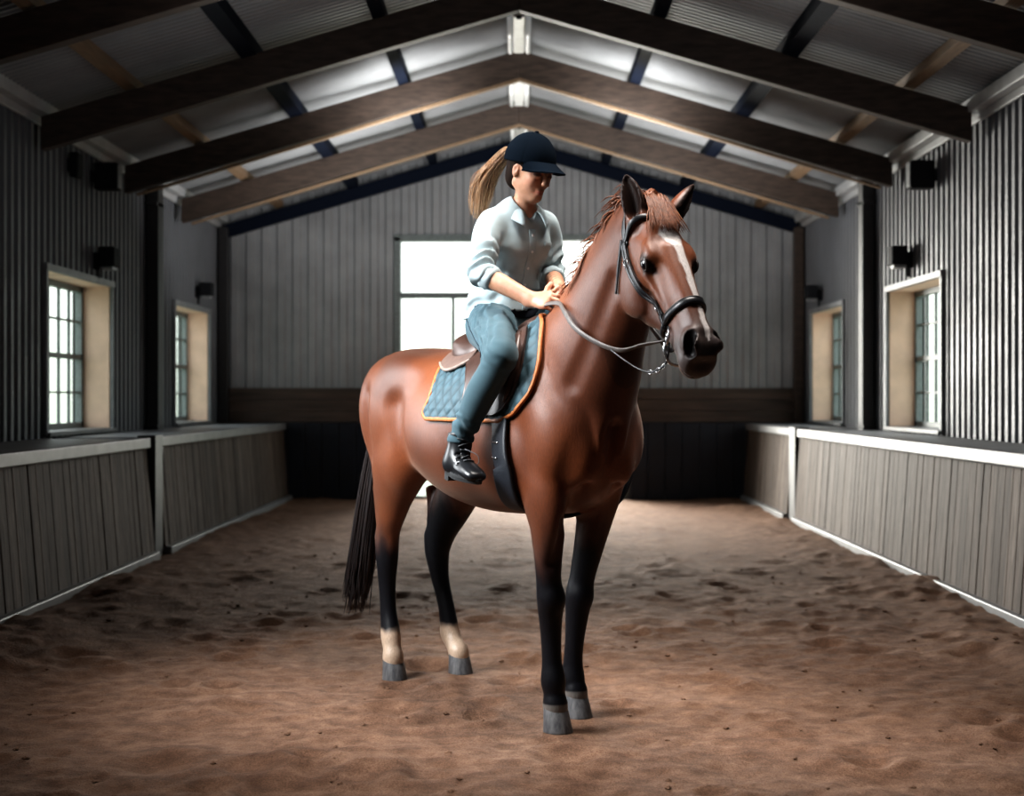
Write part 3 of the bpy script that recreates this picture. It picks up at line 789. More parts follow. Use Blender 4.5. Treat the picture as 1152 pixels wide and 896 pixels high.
    # ---------------- head
    hs = [(-.05,.035,-.05,.05,.5),(.0,.052,-.13,.078,.55),(.06,.060,-.175,.089,.6),(.12,.064,-.212,.094,.62),(.19,.066,-.235,.092,.66),(.26,.064,-.234,.083,.68),(.32,.061,-.208,.072,.66),(.38,.057,-.160,.061,.6),(.44,.052,-.128,.055,.55),(.50,.046,-.112,.056,.5),(.55,.046,-.102,.061,.5),(.595,.038,-.096,.061,.5),(.630,.018,-.075,.052,.5)]
    f.loft(HO, HA, HS, HN, hs, .022, 2.5, 2.4)
    def he(s, n, y, r, k=.02, op='add', tilt=None):
        f.ell(hp(s, n, y), r, HM if tilt is None else tilt, k, op)
    for sd in (-1, 1):
        he(.20, -.132, sd*.062, (.118,.036,.106), .02)                     # cheek
        he(.205, .034, sd*.076, (.050,.020,.018), .03)                    # brow bone
        he(.225, .008, sd*.088, (.036,.018,.025), .022)                    # eye bulge
        f.seg(hp(.26,-.018,sd*.086), hp(.41,-.03,sd*.058), (.012,.008), (.012,.008), HS, k=.022)      # cheek ridge
        he(.30, .028, sd*.088, (.055,.018,.022), .04, 'cut')               # hollow below the eye
        he(.075, .030, sd*.090, (.030,.014,.025), .03, 'cut')              # hollow above the eye
        he(.580, .022, sd*.044, (.046,.028,.034), .022)                    # nostril wing
        he(.606, -.050, sd*.030, (.035,.030,.035), .02)                    # upper lip
        he(.36, -.085, sd*.068, (.09,.012,.03), .04, 'cut')
    he(.590, -.100, 0, (.040,.036,.022), .02)                              # chin
    he(.622, -.066, 0, (.030,.045,.035), .02)
    f.seg(hp(.20,.062,0), hp(.54,.038,0), (.014,.012), (.026,.022), HS, k=.03)   # nasal bone
    for sd in (-1, 1):                                                     # nostrils and mouth line
        f.seg(hp(.562,.048,sd*.054), hp(.612,.008,sd*.056), (.020,.020), (.021,.022), HN, k=.006, op='cut')
        f.seg(hp(.495,-.080,sd*.068), hp(.62,-.082,sd*.056), (.0055,.0055), (.014,.016), HS, k=.008, op='cut')
    f.seg(hp(.625,-.082,-.06), hp(.625,-.082,.06), (.0055,.0055), (.016,.016), HA, k=.008, op='cut')
    # ears
    for sd in (-1, 1):
        spl = .80 if sd > 0 else .10
        b = hp(.018, .010, sd*(.068 if sd > 0 else .064)); up = -HA*.86+HN*.36+HS*sd*spl; up = up/np.linalg.norm(up)
        fw = HN*.62+HA*.42+HS*sd*(.62 if sd < 0 else .95); fw = fw-up*fw.dot(up); fw /= np.linalg.norm(fw)      # where the cup opens
        sdv = np.cross(up, fw)
        prof = [(-.03,.030,.030),(.015,.034,.034),(.05,.036,.039),(.085,.032,.038),(.118,.024,.029),(.145,.013,.017),(.162,.005,.006)]
        prof = [(s*(1.13 if sd > 0 else 1.0), a, w) for s, a, w in prof]
        P = [tuple(b+up*s+fw*(.012*math.sin(max(0,s)/.165*3.0))+(-HS*sd*.008*math.sin(max(0,s)/.165*3.1)))+(a, w) for s, a, w in prof]
        f.chain(P, sdv, 4, k=.022, kin=.003)
        C = [tuple(np.array(P[i][:3])+fw*(P[i][3]*.75))+(max(.003, P[i][3]*.95), max(.003, P[i][4]*.72)) for i in range(1, 6)]
        f.chain(C, sdv, 4, k=.005, kin=.003, op='cut')
        EARS.append((b, up, fw))
    return f
EARS = []

def horse_colors(V):
    x, y, z = V[:, 0], V[:, 1], V[:, 2]
    n = len(V)
    red = np.array([.135, .038, .014]); deep = np.array([.050, .017, .009]); bright = np.array([.24, .070, .021])
    nz = fbm(x*3, y*3, z*3, 3)[:, None]
    c = red+(bright-red)*np.clip(nz*.5+.2, 0, 1)+(deep-red)*np.clip(-nz*.6, 0, 1)
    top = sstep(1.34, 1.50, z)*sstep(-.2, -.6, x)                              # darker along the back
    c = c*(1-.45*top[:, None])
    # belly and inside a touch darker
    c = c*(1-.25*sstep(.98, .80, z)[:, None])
    black = np.array([.007, .007, .009])
    hl = hn = None
    d = V-HO; hs = d@HA; hn = d@HN; hy = d@HS
    head = (hs > -.3) & (x > .35) & (z > 1.2)
    # legs: black from above the knee down
    front = x > -.5
    nzl = fbm(x*14, y*14, z*5, 3)*.05
    k = np.where(front, sstep(.80, .58, z+nzl+np.where(y > 0, -.05, 0)), sstep(.74, .55, z+nzl+np.where(y > 0, -.14, .02)))
    k = k*(z < 1.0)
    c = c*(1-k[:, None])+black*k[:, None]
    # hind socks
    cream = np.array([.50, .375, .275])
    sk = sstep(.235, .205, z+fbm(x*20, y*20, z*20, 2)*.012)*(~front)
    c = c*(1-sk[:, None])+cream*sk[:, None]
    cor = sstep(.118, .108, z)*front
    c = c*(1-.8*cor[:, None])+np.array([.16,.145,.13])*.8*cor[:, None]
    # head: dark muzzle, dark round the eyes, blaze, ear cups
    dm = sstep(.43, .56, hs+.25*np.clip(-hn, 0, .2)+fbm(x*16, y*16, z*16, 2)*.015)*head
    c = c*(1-.86*dm[:, None])+np.array([.050,.046,.046])*.86*dm[:, None]
    de = np.sqrt(((hs-.225)/.055)**2+((hn-.008)/.036)**2+((np.abs(hy)-.10)/.05)**2)
    ke = sstep(1.05, .6, de)*head
    c = c*(1-.8*ke[:, None])+np.array([.016,.012,.012])*.8*ke[:, None]
    rd = sstep(.24, .32, hs)*sstep(.48, .40, hs)*sstep(-.02, -.08, hn)*head     # lower jaw darker
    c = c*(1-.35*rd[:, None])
    wid = np.interp(hs, [.085,.105,.135,.165,.20,.26,.33,.45,.56,.59], [.0,.026,.046,.036,.022,.018,.015,.012,.010,.0])
    off = np.interp(hs, [.1,.2,.35,.6], [.006,.015,.014,.010])+fbm(hs*26, hy*26, 4, 2)*.004
    bz = sstep(1.12, .86, np.abs(hy-off)/np.maximum(wid, 1e-4))*(hn > .0)*(wid > .001)*head
    c = c*(1-bz[:, None])+np.array([.80,.77,.75])*bz[:, None]
    G = HF.grad(V)
    for b, up, fw in EARS:
        q = V-b; s = q@up
        near = (s > -.02) & (s < .22) & (np.linalg.norm(q-np.outer(s, up), axis=1) < .06)
        gf = G@fw; w = q@fw
        ins = sstep(-.05, .45, gf)*sstep(.035, .024, w)*near*sstep(0.0, .03, s)
        tip = sstep(.10, .150, s)*near
        kk = np.maximum(ins*.94, tip*.85)
        c = c*(1-kk[:, None])+np.array([.014,.009,.008])*kk[:, None]
    for sd in (-1, 1):                                                         # shade inside the nostril hollow, painted in as black
        a0 = hp(.562,.048,sd*.054); b0 = hp(.612,.008,sd*.056); ab = b0-a0
        tt = np.clip((V-a0)@ab/(ab@ab), 0, 1); dd = np.linalg.norm(V-a0-tt[:, None]*ab, axis=1)
        kk = sstep(.0255, .0215, dd); c = c*(1-kk[:, None])+np.array([.008,.006,.006])*kk[:, None]
    ml = np.exp(-((hn+.081)/.0065)**2)*sstep(.485, .51, hs)*head*sstep(.67, .62, hs); ml = np.clip(ml, 0, 1)*.85
    ch = sstep(-.092, -.102, hn)*sstep(.50, .56, hs)*head*.7
    c = c*(1-ch[:, None])+np.array([.13,.065,.042])*ch[:, None]
    c = c*(1-ml[:, None])+np.array([.012,.008,.007])*ml[:, None]
    pk = np.exp(-(((hs-.575)/.03)**2+((hn-.0)/.02)**2))*(np.abs(hy) < .022)*head*.4
    c = c*(1-pk[:, None])+np.array([.30,.14,.11])*pk[:, None]
    return c

def m_coat():
    t = NT('horse coat'); a = t.n('ShaderNodeAttribute', attribute_name='Col')
    v = t.mapping((1, 1, .22)); h = t.noise(v, 220, 3, .6); g = t.noise(t.mapping(), 5, 4)
    col = t.mix(a.outputs['Color'], t.ramp(h, [(.25, (.72,.70,.70)), (.7, (1.12,1.1,1.1))]), 1.0, 'MULTIPLY')
    r = t.ramp(g, [(.3, .38), (.7, .50)])
    sp = t.n('ShaderNodeSeparateColor'); t.l(a.outputs['Color'], sp.inputs[0])
    k = t.ramp(sp.outputs[0], [(.012, .0), (.06, 1.0)])
    b = t.bsdf(col, r, 0, t.math('MULTIPLY_ADD', k, .30, .14), bump=h, bstr=.22, bdist=.004)
    t.l(t.math('MULTIPLY', k, .12), b.inputs['Sheen Weight'])
    b.inputs['Sheen Roughness'].default_value = .4; b.inputs['Sheen Tint'].default_value = (1, .8, .65, 1)
    b.inputs['Coat Weight'].default_value = .03; b.inputs['Coat Roughness'].default_value = .4
    return t.m
def m_hair(name, c1, c2, rough=.45, stretch=(1, 1, .1), sc=120, spec=.4):
    t = NT(name); v = t.mapping(stretch); h = t.noise(v, sc, 3, .6)
    t.bsdf(t.ramp(h, [(.3, c1), (.7, c2)]), rough, 0, spec, bump=h, bstr=.3, bdist=.003); return t.m
M_coat = m_coat()
M_mane = m_hair('red brown mane', (.085, .026, .012), (.26, .090, .035))
M_tail = m_hair('black tail hair', (.009, .008, .009), (.034, .022, .020))
M_hoof = m_hair('grey hoof horn', (.055, .055, .06), (.16, .155, .155), .42, (1, 1, .15), 60)
M_eye = plain('dark glossy eye', (.006, .005, .006), .04, spec=.9, namt=.1, bstr=0)
M_lid = plain('dark eyelid skin', (.022, .015, .013), .35)

def strand(mb, P, r0, r1, n=5, flat=.45, seg=4, up=(0, 0, 1)):
    Q = catmull(P, seg); m = len(Q)
    rad = [r0*(min(1, .55+3*i/m))*(1-(i/(m-1))**2.2)+r1 for i in range(m)]
    mb.tube([tuple(q) for q in Q], rad, n, flat=flat, up=up)

def build_horse():
    global HF
    HF = f = sculpt_horse()
    V, F = f.mesh(2); V, F = keep_largest(V, F)
    root = empty('horse', O_LOC, O_ROT, 'chestnut brown horse with black legs and a white blaze, standing on the sand', 'horse')
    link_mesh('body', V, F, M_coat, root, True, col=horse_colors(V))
    # hooves
    for k, (x, y, z) in HOOF.items():
        rings = [(.106,-.006,.040,.038),(.104,-.004,.047,.045),(.094,0,.049,.047),(.054,.010,.055,.051),(.018,.018,.061,.056),(.008,.020,.062,.056),(.005,.018,.05,.045)]
        mb = MB(); n = 28
        for (zz, dx, a, w) in rings:
            for q in range(n):
                th = 2*math.pi*q/n; cx, sy = math.cos(th), math.sin(th)
                ax = a*(1.0 if cx > 0 else .78)
                mb.V.append((x-.012+dx*.8+ax*cx, y+w*sy, zz+(-.012*cx if zz > .07 else 0)))
        for i in range(len(rings)-1):
            for q in range(n): mb.F.append((i*n+q, (i+1)*n+q, (i+1)*n+(q+1) % n, i*n+(q+1) % n))
        mb.F.append(tuple(range(n))); mb.F.append(tuple((len(rings)-1)*n+q for q in reversed(range(n))))
        o = mb.build('hoof', M_hoof, root, True)
    # eyes
    for sd in (-1, 1):
        yv = float((HF.march([hp(.225, .006, 0)], HS*sd, 0, .2)[0]-HO)@HS)*sd
        c = hp(.225, .006, sd*(yv-.0130))
        mb = MB(); n = 20
        for i in range(13):
            for j in range(n):
                ph = math.pi*i/12; th = 2*math.pi*j/n
                mb.V.append(tuple(c+HA*(.0250*math.sin(ph)*math.cos(th))+HN*(.0185*math.sin(ph)*math.sin(th))+HS*(.0155*math.cos(ph))))
        for i in range(12):
            for j in range(n): mb.F.append((i*n+j, i*n+(j+1) % n, (i+1)*n+(j+1) % n, (i+1)*n+j))
        e = mb.build('eye', M_eye, root, True)
        P = []
        for q in range(24):
            th = 2*math.pi*q/24; P.append(c+HA*(.0265*math.cos(th))+HN*(.0170*math.sin(th)+(.002 if math.sin(th) > 0 else 0))+HS*sd*(.0075+.002*math.sin(th)-.004*math.cos(th)**2))
        MB().tube(P, [.0034+.0016*(math.sin(2*math.pi*q/24) > 0) for q in range(24)], 6, True).build('eyelid', M_lid, e, True)
    k = random.Random(4)
    # mane along the crest, mostly to the far side, with tufts standing off the crest
    cr = catmull([(-.03,0,1.565),(.04,0,1.615),(.19,0,1.775),(.32,0,1.898),(.45,0,1.962),(.50,0,1.965)], 12)
    mb = MB()
    for i in range(330):
        u = k.random(); p = cr[int(u*(len(cr)-1))]
        sd = 1 if (k.random() < .74 or u < .24) else -1
        p = np.array(p)+np.array([k.uniform(-.012,.012), sd*k.uniform(0,.016), -.008])
        L = k.uniform(.10,.19)*(1 if sd > 0 else .62); back = k.uniform(.1,.55)
        d1 = np.array([-.55*back-.10, sd*.35, .38*k.uniform(.2,1)]); d2 = np.array([-.35*back, sd*.55, -.55*k.uniform(.5,1.1)])
        p1 = p+d1*L*.5; p2 = p1+d2*L*.6; p3 = p2+np.array([-.1*back, sd*.16, -.8])*L*.45
        strand(mb, [p, p1, p2, p3], k.uniform(.004,.0085), .0006, 5, .5, 3)
    for i in range(230):                                      # short spiky tufts over the crest
        u = k.uniform(.02,.86); p = cr[int(u*(len(cr)-1))]; L = k.uniform(.07,.135)
        d = np.array([-.75+k.uniform(-.15,.1), k.uniform(-.35,.25), .42+k.uniform(-.3,.25)])
        strand(mb, [p, p+d*L*.5, p+d*L*.9+np.array([0,0,-.2*L]), p+d*L*1.2+np.array([-.1*L,0,-.55*L])], k.uniform(.003,.0075), .0004, 5, .5, 3)
    for i in range(150):                                     # thick locks by the withers, falling to the near side under the hands
        u = k.uniform(.24,.46); p = np.array(cr[int(u*(len(cr)-1))])+np.array([0,-.008,-.004]); L = k.uniform(.09,.14)
        strand(mb, [p, p+np.array([-.12,-.35,.22])*L*.5, p+np.array([-.18,-.8,-.35])*L*.65, p+np.array([-.22+k.uniform(-.12,.12),-.95,-1.1])*L*.8], k.uniform(.004,.008), .0006, 5, .5, 3)
    mb.build('mane', M_mane, root, True)
    mb = MB()                                                # forelock
    for i in range(280):
        y0 = k.uniform(-.038,.038); p = hp(k.uniform(-.045,.03), .06, y0); L = k.uniform(.07,.15); dr = k.uniform(-.5,.5)+y0*6
        P = [p, p+HN*.022+HA*L*.2+HS*dr*L*.10-HA*.012, hp(.0,.085,y0)+HA*(L*.45)+HS*dr*L*.3, hp(.02,.078+k.uniform(-.004,.008),y0)+HA*(L*.85)+HS*dr*L*.55]
        strand(mb, P, k.uniform(.0018,.0042), .0004, 5, .6, 3, up=tuple(HN))
    mb.build('forelock', M_mane, root, True)
    mb = MB()                                                # tail
    for i in range(200):
        a = k.uniform(0, 2*math.pi); q = math.sqrt(k.random()); dx, dy = math.cos(a)*q, math.sin(a)*q
        e = k.uniform(.80, 1.05); z1 = 1.30
        P = [(-1.48+dx*.02, -.01+dy*.025, 1.31), (-1.565+dx*.03, -.02+dy*.035, 1.22+dx*.02), (-1.62+dx*.04, -.05+dy*.05, .98),
             (-1.64+dx*.05, -.085+dy*.06, .72), (-1.66+dx*.055, -.11+dy*.065, .72-.27*e), (-1.67+dx*.045+k.uniform(-.02,.02), -.135+dy*.055+k.uniform(-.02,.02), .72-.46*e)]
        strand(mb, P, k.uniform(.007,.013), .0008, 5, .6, 3, up=(1, 0, 0))
    mb.build('tail', M_tail, root, True)
    return root
# ================================================================== TACK
M_leather = plain('black bridle leather', (.012, .013, .016), .36, nscale=60, bstr=.25, bdist=.002)
M_rein = plain('grey brown rein leather', (.10, .085, .078), .45, nscale=50)
M_saddle = plain('dark brown saddle leather', (.060, .030, .022), .36, nscale=35, namt=.2, bstr=.2)
M_saddle2 = plain('worn brown saddle panel', (.13, .082, .066), .5, nscale=35, namt=.2, bstr=.2)
M_welt = plain('pale saddle welt', (.26, .20, .17), .5)
M_bind = plain('orange binding', (.44, .145, .04), .55, nscale=80, bstr=.3)
M_girth = plain('navy black girth webbing', (.009, .012, .018), .55, nscale=90, bstr=.4, stretch=(1, 1, 3))
M_metal = plain('polished steel', (.55, .55, .56), .22, .95, nscale=20, namt=.1, bstr=.02)

def m_quilt():
    t = NT('blue grey quilted cotton'); v = t.mapping(); f = t.noise(v, 14, 4); g = t.noise(v, 260, 2)
    a = t.n('ShaderNodeAttribute', attribute_name='Col')
    col = t.mix(a.outputs['Color'], t.ramp(f, [(.3, (.8,.8,.8)), (.7, (1.15,1.15,1.15))]), 1.0, 'MULTIPLY')
    t.bsdf(col, .6, 0, .35, bump=g, bstr=.25, bdist=.002); return t.m
M_quilt = m_quilt()

AXC = 1.15
def body_pt(x, th, off):
    """point on the horse's barrel, th degrees from the spine (negative = right side), raised by off"""
    x = np.atleast_1d(np.asarray(x, float)); th = np.radians(np.atleast_1d(np.asarray(th, float)))
    O = np.stack([x, 0*x, 0*x+AXC], 1); d = np.stack([0*x, np.sin(th), np.cos(th)], 1)
    return HF.march(O, d, off, .62)

def sheet_rows(th_list, fr, rr, nx, off, quilt=0.0):
    rows = []
    for th in th_list:
        a = abs(th); xf = np.interp(a, *fr); xr = np.interp(a, *rr)
        xs = np.linspace(xr, xf, nx); rows.append(body_pt(xs, np.full(nx, th), off))
    return np.array(rows)

def smooth_rows(P, n=3):
    for _ in range(n):
        Q = P.copy(); Q[1:-1] = .5*P[1:-1]+.25*(P[2:]+P[:-2]); Q[:, 1:-1] = .5*Q[:, 1:-1]+.25*(Q[:, 2:]+Q[:, :-2]); P = Q
    return P

def arc_curve(pairs):
    q = catmull(np.array(pairs), 8); return (q[:, 0], q[:, 1])

def build_tack():
    # ---------------- saddle pad
    pad = empty('saddle_pad', to_world((-.4, 0, 1.44)), O_ROT, 'blue grey quilted saddle pad with orange binding under the saddle', 'saddle pad'); L = (.4, 0, -1.44)
    TM = 87
    fr = arc_curve([(0,-.175),(8,-.125),(14,-.060),(22,.025),(36,.075),(50,.088),(64,.078),(74,.035),(82,-.025),(TM,-.110)])
    rr = arc_curve([(0,-.800),(25,-.745),(45,-.685),(60,-.640),(72,-.625),(80,-.638),(84,-.640),(TM,-.600)])
    ths = np.linspace(-TM, TM, 141); nx = 110
    G0 = smooth_rows(sheet_rows(ths, fr, rr, nx, .013), 2)
    arc = np.concatenate([[0], np.cumsum(np.linalg.norm(np.diff(G0[:, nx//2], axis=0), axis=1))]); arc -= arc[len(arc)//2]
    U = G0[:, :, 0]; W = np.abs(arc)[:, None]+0*U
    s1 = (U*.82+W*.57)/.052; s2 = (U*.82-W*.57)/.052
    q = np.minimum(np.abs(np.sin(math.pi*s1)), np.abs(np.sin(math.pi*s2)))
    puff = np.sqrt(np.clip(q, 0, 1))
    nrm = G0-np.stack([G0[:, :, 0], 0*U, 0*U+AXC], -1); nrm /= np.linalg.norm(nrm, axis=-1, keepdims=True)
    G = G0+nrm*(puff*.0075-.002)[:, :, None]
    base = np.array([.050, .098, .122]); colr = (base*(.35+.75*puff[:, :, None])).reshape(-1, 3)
    nt = len(ths); i, j = np.meshgrid(np.arange(nt-1), np.arange(nx-1), indexing='ij'); a = (i*nx+j).ravel()
    F = np.stack([a, a+1, a+nx+1, a+nx], 1)
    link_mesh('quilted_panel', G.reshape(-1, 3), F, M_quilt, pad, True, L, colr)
    rim = [G0[t, nx-1] for t in range(nt)]+[G0[-1, c] for c in range(nx-2, 0, -3)]+[G0[t, 0] for t in range(nt-1, -1, -1)]+[G0[0, c] for c in range(1, nx-1, 3)]
    rim = np.array(rim); rim = np.array([rim[0]]+[p for p, o in zip(rim[1:], rim[:-1]) if np.linalg.norm(p-o) > .002])
    c0 = np.stack([rim[:, 0], 0*rim[:, 0], 0*rim[:, 0]+AXC], 1); nr = rim-c0; nr /= np.linalg.norm(nr, axis=1)[:, None]
    MB().strap(rim, nr, .015, .011, True).build('binding', M_bind, pad, True, loc=L)
    # ---------------- saddle
    sad = empty('saddle', to_world((-.42, 0, 1.50)), O_ROT, 'dark brown leather saddle on the quilted pad beneath the rider', 'saddle'); L = (.42, 0, -1.50)
    f = Field((-.84, -.26, 1.32), (-.06, .26, 1.66), .006)
    f.loft((0,0,0), (1,0,0), (0,1,0), (0,0,1), [(-.695,1.46,1.425,.05),(-.680,1.500,1.41,.120),(-.645,1.518,1.40,.160),(-.59,1.512,1.40,.168),(-.49,1.500,1.40,.150),(-.36,1.510,1.43,.100),(-.24,1.560,1.455,.088),(-.165,1.575,1.475,.065),(-.125,1.55,1.49,.03)], 0, 2.6, 2.0)
    f.ell((-.47,0,1.585), (.19,.13,.085), k=.05, op='cut')
    f.chain([(-.635,-.145,1.468,.020,.016),(-.675,-.08,1.502,.020,.016),(-.687,0,1.515,.020,.016),(-.675,.08,1.502,.020,.016),(-.635,.145,1.468,.020,.016)], (0,0,1), 5, k=.02)
    for sd in (-1, 1):
        f.ell((-.56, sd*.120, 1.425), (.13,.062,.045), k=.03)
    V, F = f.mesh(2); link_mesh('seat', V, F, M_saddle, sad, True, L)
    for sd in (-1, 1):
        ths = np.linspace(22, 83, 46)*sd; n2 = 40
        fr = arc_curve([(20,-.090),(30,-.020),(42,.022),(54,.030),(64,.012),(73,-.035),(79,-.085),(84,-.16)])
        rr = arc_curve([(20,-.56),(34,-.50),(46,-.42),(58,-.365),(68,-.348),(76,-.338),(84,-.29)])
        G = smooth_rows(sheet_rows(ths, fr, rr, n2, .029), 3)
        G2 = smooth_rows(sheet_rows(ths, fr, rr, n2, .021), 3)
        mb = MB(); mb.grid(G.reshape(-1, 3), len(ths), n2, sd < 0); b = len(mb.V); mb.V += [tuple(p) for p in G2.reshape(-1, 3)]
        nt = len(ths); loop = [(0, c) for c in range(n2)]+[(t, n2-1) for t in range(1, nt)]+[(nt-1, c) for c in range(n2-2, -1, -1)]+[(t, 0) for t in range(nt-2, 0, -1)]
        for q in range(len(loop)):
            a0 = loop[q][0]*n2+loop[q][1]; a1 = loop[(q+1) % len(loop)]; a1 = a1[0]*n2+a1[1]
            mb.F.append((a0, a1, a1+b, a0+b))
        fl = mb.build('flap', M_saddle if True else M_saddle2, sad, True, loc=L)
        # knee roll along the front edge of the flap
        P = [G[t, n2-4] for t in range(4, nt-8, 3)]
        MB().tube(P, [.006+.012*math.sin(math.pi*i/(len(P)-1)) for i in range(len(P))], 10, flat=.8).build('knee_roll', M_saddle, fl, True)
        # rear panel under the cantle with its pale welt
        xs = np.linspace(-.705, -.44, 30); rows = []
        for k_ in range(9):
            t = k_/8; rows.append(body_pt(xs, sd*(14+t*(24+9*np.sin(np.linspace(0, math.pi, 30)))), .026+.012*math.sin(t*math.pi)))
        Gp = smooth_rows(np.array(rows), 2)
        pn = MB().grid(Gp.reshape(-1, 3), 9, 30, sd < 0).build('panel', M_saddle2, sad, True, loc=L)
        P = Gp[-1]; MB().tube([tuple(p) for p in P], .007, 8).build('welt', M_welt, pn, True)
    # girth from flap to flap under the belly
    th = np.linspace(-72, -180, 60)
    for nm, seg_ in (('girth', None),):
        T = np.concatenate([th, np.linspace(180, 72, 60)[1:]])
        xs = np.interp(np.abs(T), [72, 95, 120, 150, 180], [-.145, -.090, -.045, -.065, -.120])
        P = body_pt(xs, T, .008); h_ = len(th); P[h_:] = P[:h_-1][::-1]*np.array([1, -1, 1]); nr = P-np.stack([xs, 0*xs, 0*xs+AXC], 1)
        g = MB().strap(smooth_rows(P[None], 0)[0], nr/np.linalg.norm(nr, axis=1)[:, None], .118, .012).build('girth', M_girth, sad, True, loc=L)
    for sd in (-1, 1):
        for t in (103, 113):
            xs = np.linspace(-.110, -.065, 6); P = body_pt(xs, np.full(6, sd*t), .0165)
            MB().tube([tuple(p) for p in P], .0028, 6).build('girth_buckle', M_metal, g, True)
    # ---------------- bridle
    br = empty('bridle', to_world(hp(0, .06, 0)), O_ROT, 'black leather bridle with padded noseband worn by the horse', 'bridle'); bl = hp(0, .06, 0); L = tuple(-bl)
    def on_head(P, off=.004):
        Q, N = HF.snap(np.array(P), off); return Q, N
    def strap_on(name, ctrl, w, t, mat=M_leather, parent=br, off=.004, n=6, closed=False, loc=L):
        C = catmull(ctrl, n) if not closed else catmull(list(ctrl)+[ctrl[0]], n)[:-1]
        Q, N = on_head(C, off)
        for _ in range(2):
            if closed: Q = .5*Q+.25*(np.roll(Q, 1, 0)+np.roll(Q, -1, 0))
            else: Q[1:-1] = .5*Q[1:-1]+.25*(Q[2:]+Q[:-2])
        return MB().strap(Q, N, w, t, closed).build(name, mat, parent, True, loc=loc)
    # noseband all round the face
    def ring(s_fn, n=40, off=.006):
        out = []
        for k_ in range(n):
            ph = 2*math.pi*k_/n; d = HS*math.sin(ph)+HN*math.cos(ph)
            s = s_fn(ph); o = hp(s, -.05, 0)
            out.append(HF.march([o], d, off, .22)[0])
        return np.array(out)
    P = ring(lambda ph: .430+.004*math.cos(ph), 48)
    cN = hp(.430, -.05, 0); N = P-cN; N = N-np.outer(N@HA, HA); N /= np.linalg.norm(N, axis=1)[:, None]
    for _ in range(2): P = .5*P+.25*(np.roll(P, 1, 0)+np.roll(P, -1, 0))
    wid = [.017+.012*max(0, math.cos(2*math.pi*k_/48))**.5 for k_ in range(48)]
    nb = MB().strap(P, N, wid, .013, True).build('noseband', M_leather, br, True, loc=L)
    up_ = (N*0+HA)
    MB().tube([tuple(p+n_*.006-HA*.011) for p, n_ in list(zip(P, N))[-13:]+list(zip(P, N))[:14]], .0022, 6).build('piping', M_rein, nb, True)
    # headpiece, browband, cheekpieces, throat lash
    strap_on('headpiece', [hp(.09,-.052,-.10), hp(.045,-.045,-.098), hp(.0,-.028,-.082), hp(-.028,-.01,-.045), hp(-.034,.0,0), hp(-.028,-.01,.045), hp(.0,-.028,.082), hp(.045,-.045,.098), hp(.09,-.052,.10)], .026, .006)
    strap_on('browband', [hp(.075,-.058,-.10), hp(.062,-.020,-.10), hp(.050,.020,-.095), hp(.045,.048,-.07), hp(.048,.066,-.03), hp(.05,.068,0), hp(.048,.066,.03), hp(.045,.048,.07), hp(.050,.020,.095), hp(.062,-.02,.10), hp(.075,-.058,.10)], .020, .006, off=.007)
    for sd in (-1, 1):
        c = strap_on('cheekpiece', [hp(.07,-.055,sd*.10), hp(.13,-.066,sd*.11), hp(.22,-.070,sd*.105), hp(.31,-.072,sd*.09), hp(.405,-.076,sd*.07), hp(.445,-.080,sd*.064)], .016, .006, off=.009)
        strap_on('noseband_strap', [hp(.06,-.072,sd*.10), hp(.13,-.090,sd*.11), hp(.22,-.090,sd*.105), hp(.31,-.085,sd*.09), hp(.41,-.066,sd*.07)], .010, .005, off=.005)
        strap_on('throat_lash', [hp(.05,-.065,sd*.09), hp(.09,-.105,sd*.10), hp(.14,-.16,sd*.10), hp(.175,-.205,sd*.085)], .011, .005, off=.006)
        for s_, nn in ((.155,-.069), (.385,-.075)):
            Q, N = on_head([hp(s_, nn, sd*.11)], .016)
            T = np.cross(N[0], HN); T /= np.linalg.norm(T); B = np.cross(N[0], T)
            pts = [Q[0]+T*a*.014+B*b*.012 for a, b in ((-1,-1),(1,-1),(1,1),(-1,1))]
            MB().tube([tuple(p) for p in pts], .002, 6, True).build('buckle', M_metal, c, True)
        # bit ring and mouthpiece end
        Q, N = on_head([hp(.470,-.082,sd*.07)], .006); rc = Q[0]; RC[sd] = rc; n_ = N[0]*.75-HA*.2; n_ /= np.linalg.norm(n_)
        u = np.cross(n_, HN); u /= np.linalg.norm(u); v = np.cross(n_, u)
        rg = MB().tube([tuple(rc+u*.030*math.cos(t)+v*.030*math.sin(t)) for t in np.linspace(0, 2*math.pi, 29)[:-1]], .0042, 8, True).build('bit_ring', M_metal, br, True, loc=L)
        MB().tube([tuple(rc+n_*.006), tuple(rc-n_*.03)], [.008,.007], 8).build('bit_end', M_metal, rg, True)
        MB().strap([rc-HA*.052+n_*.002, rc-HA*.040+n_*.006, rc-HA*.028+n_*.004], [n_]*3, .018, .008).build('billet', M_leather, rg, True)
    # chin strap: links hanging below the jaw between the rings
    P = catmull([RC[-1]+HA*.006-HN*.026, hp(.505,-.115,-.058), hp(.535,-.135,-.045), hp(.545,-.142,-.02), hp(.545,-.142,.02), hp(.535,-.135,.045), RC[1]-HN*.026], 5)
    MB().tube([tuple(p) for p in P], [.004+.0025*(i % 2) for i in range(len(P))], 7).build('chin_chain', M_metal, br, True, loc=L)
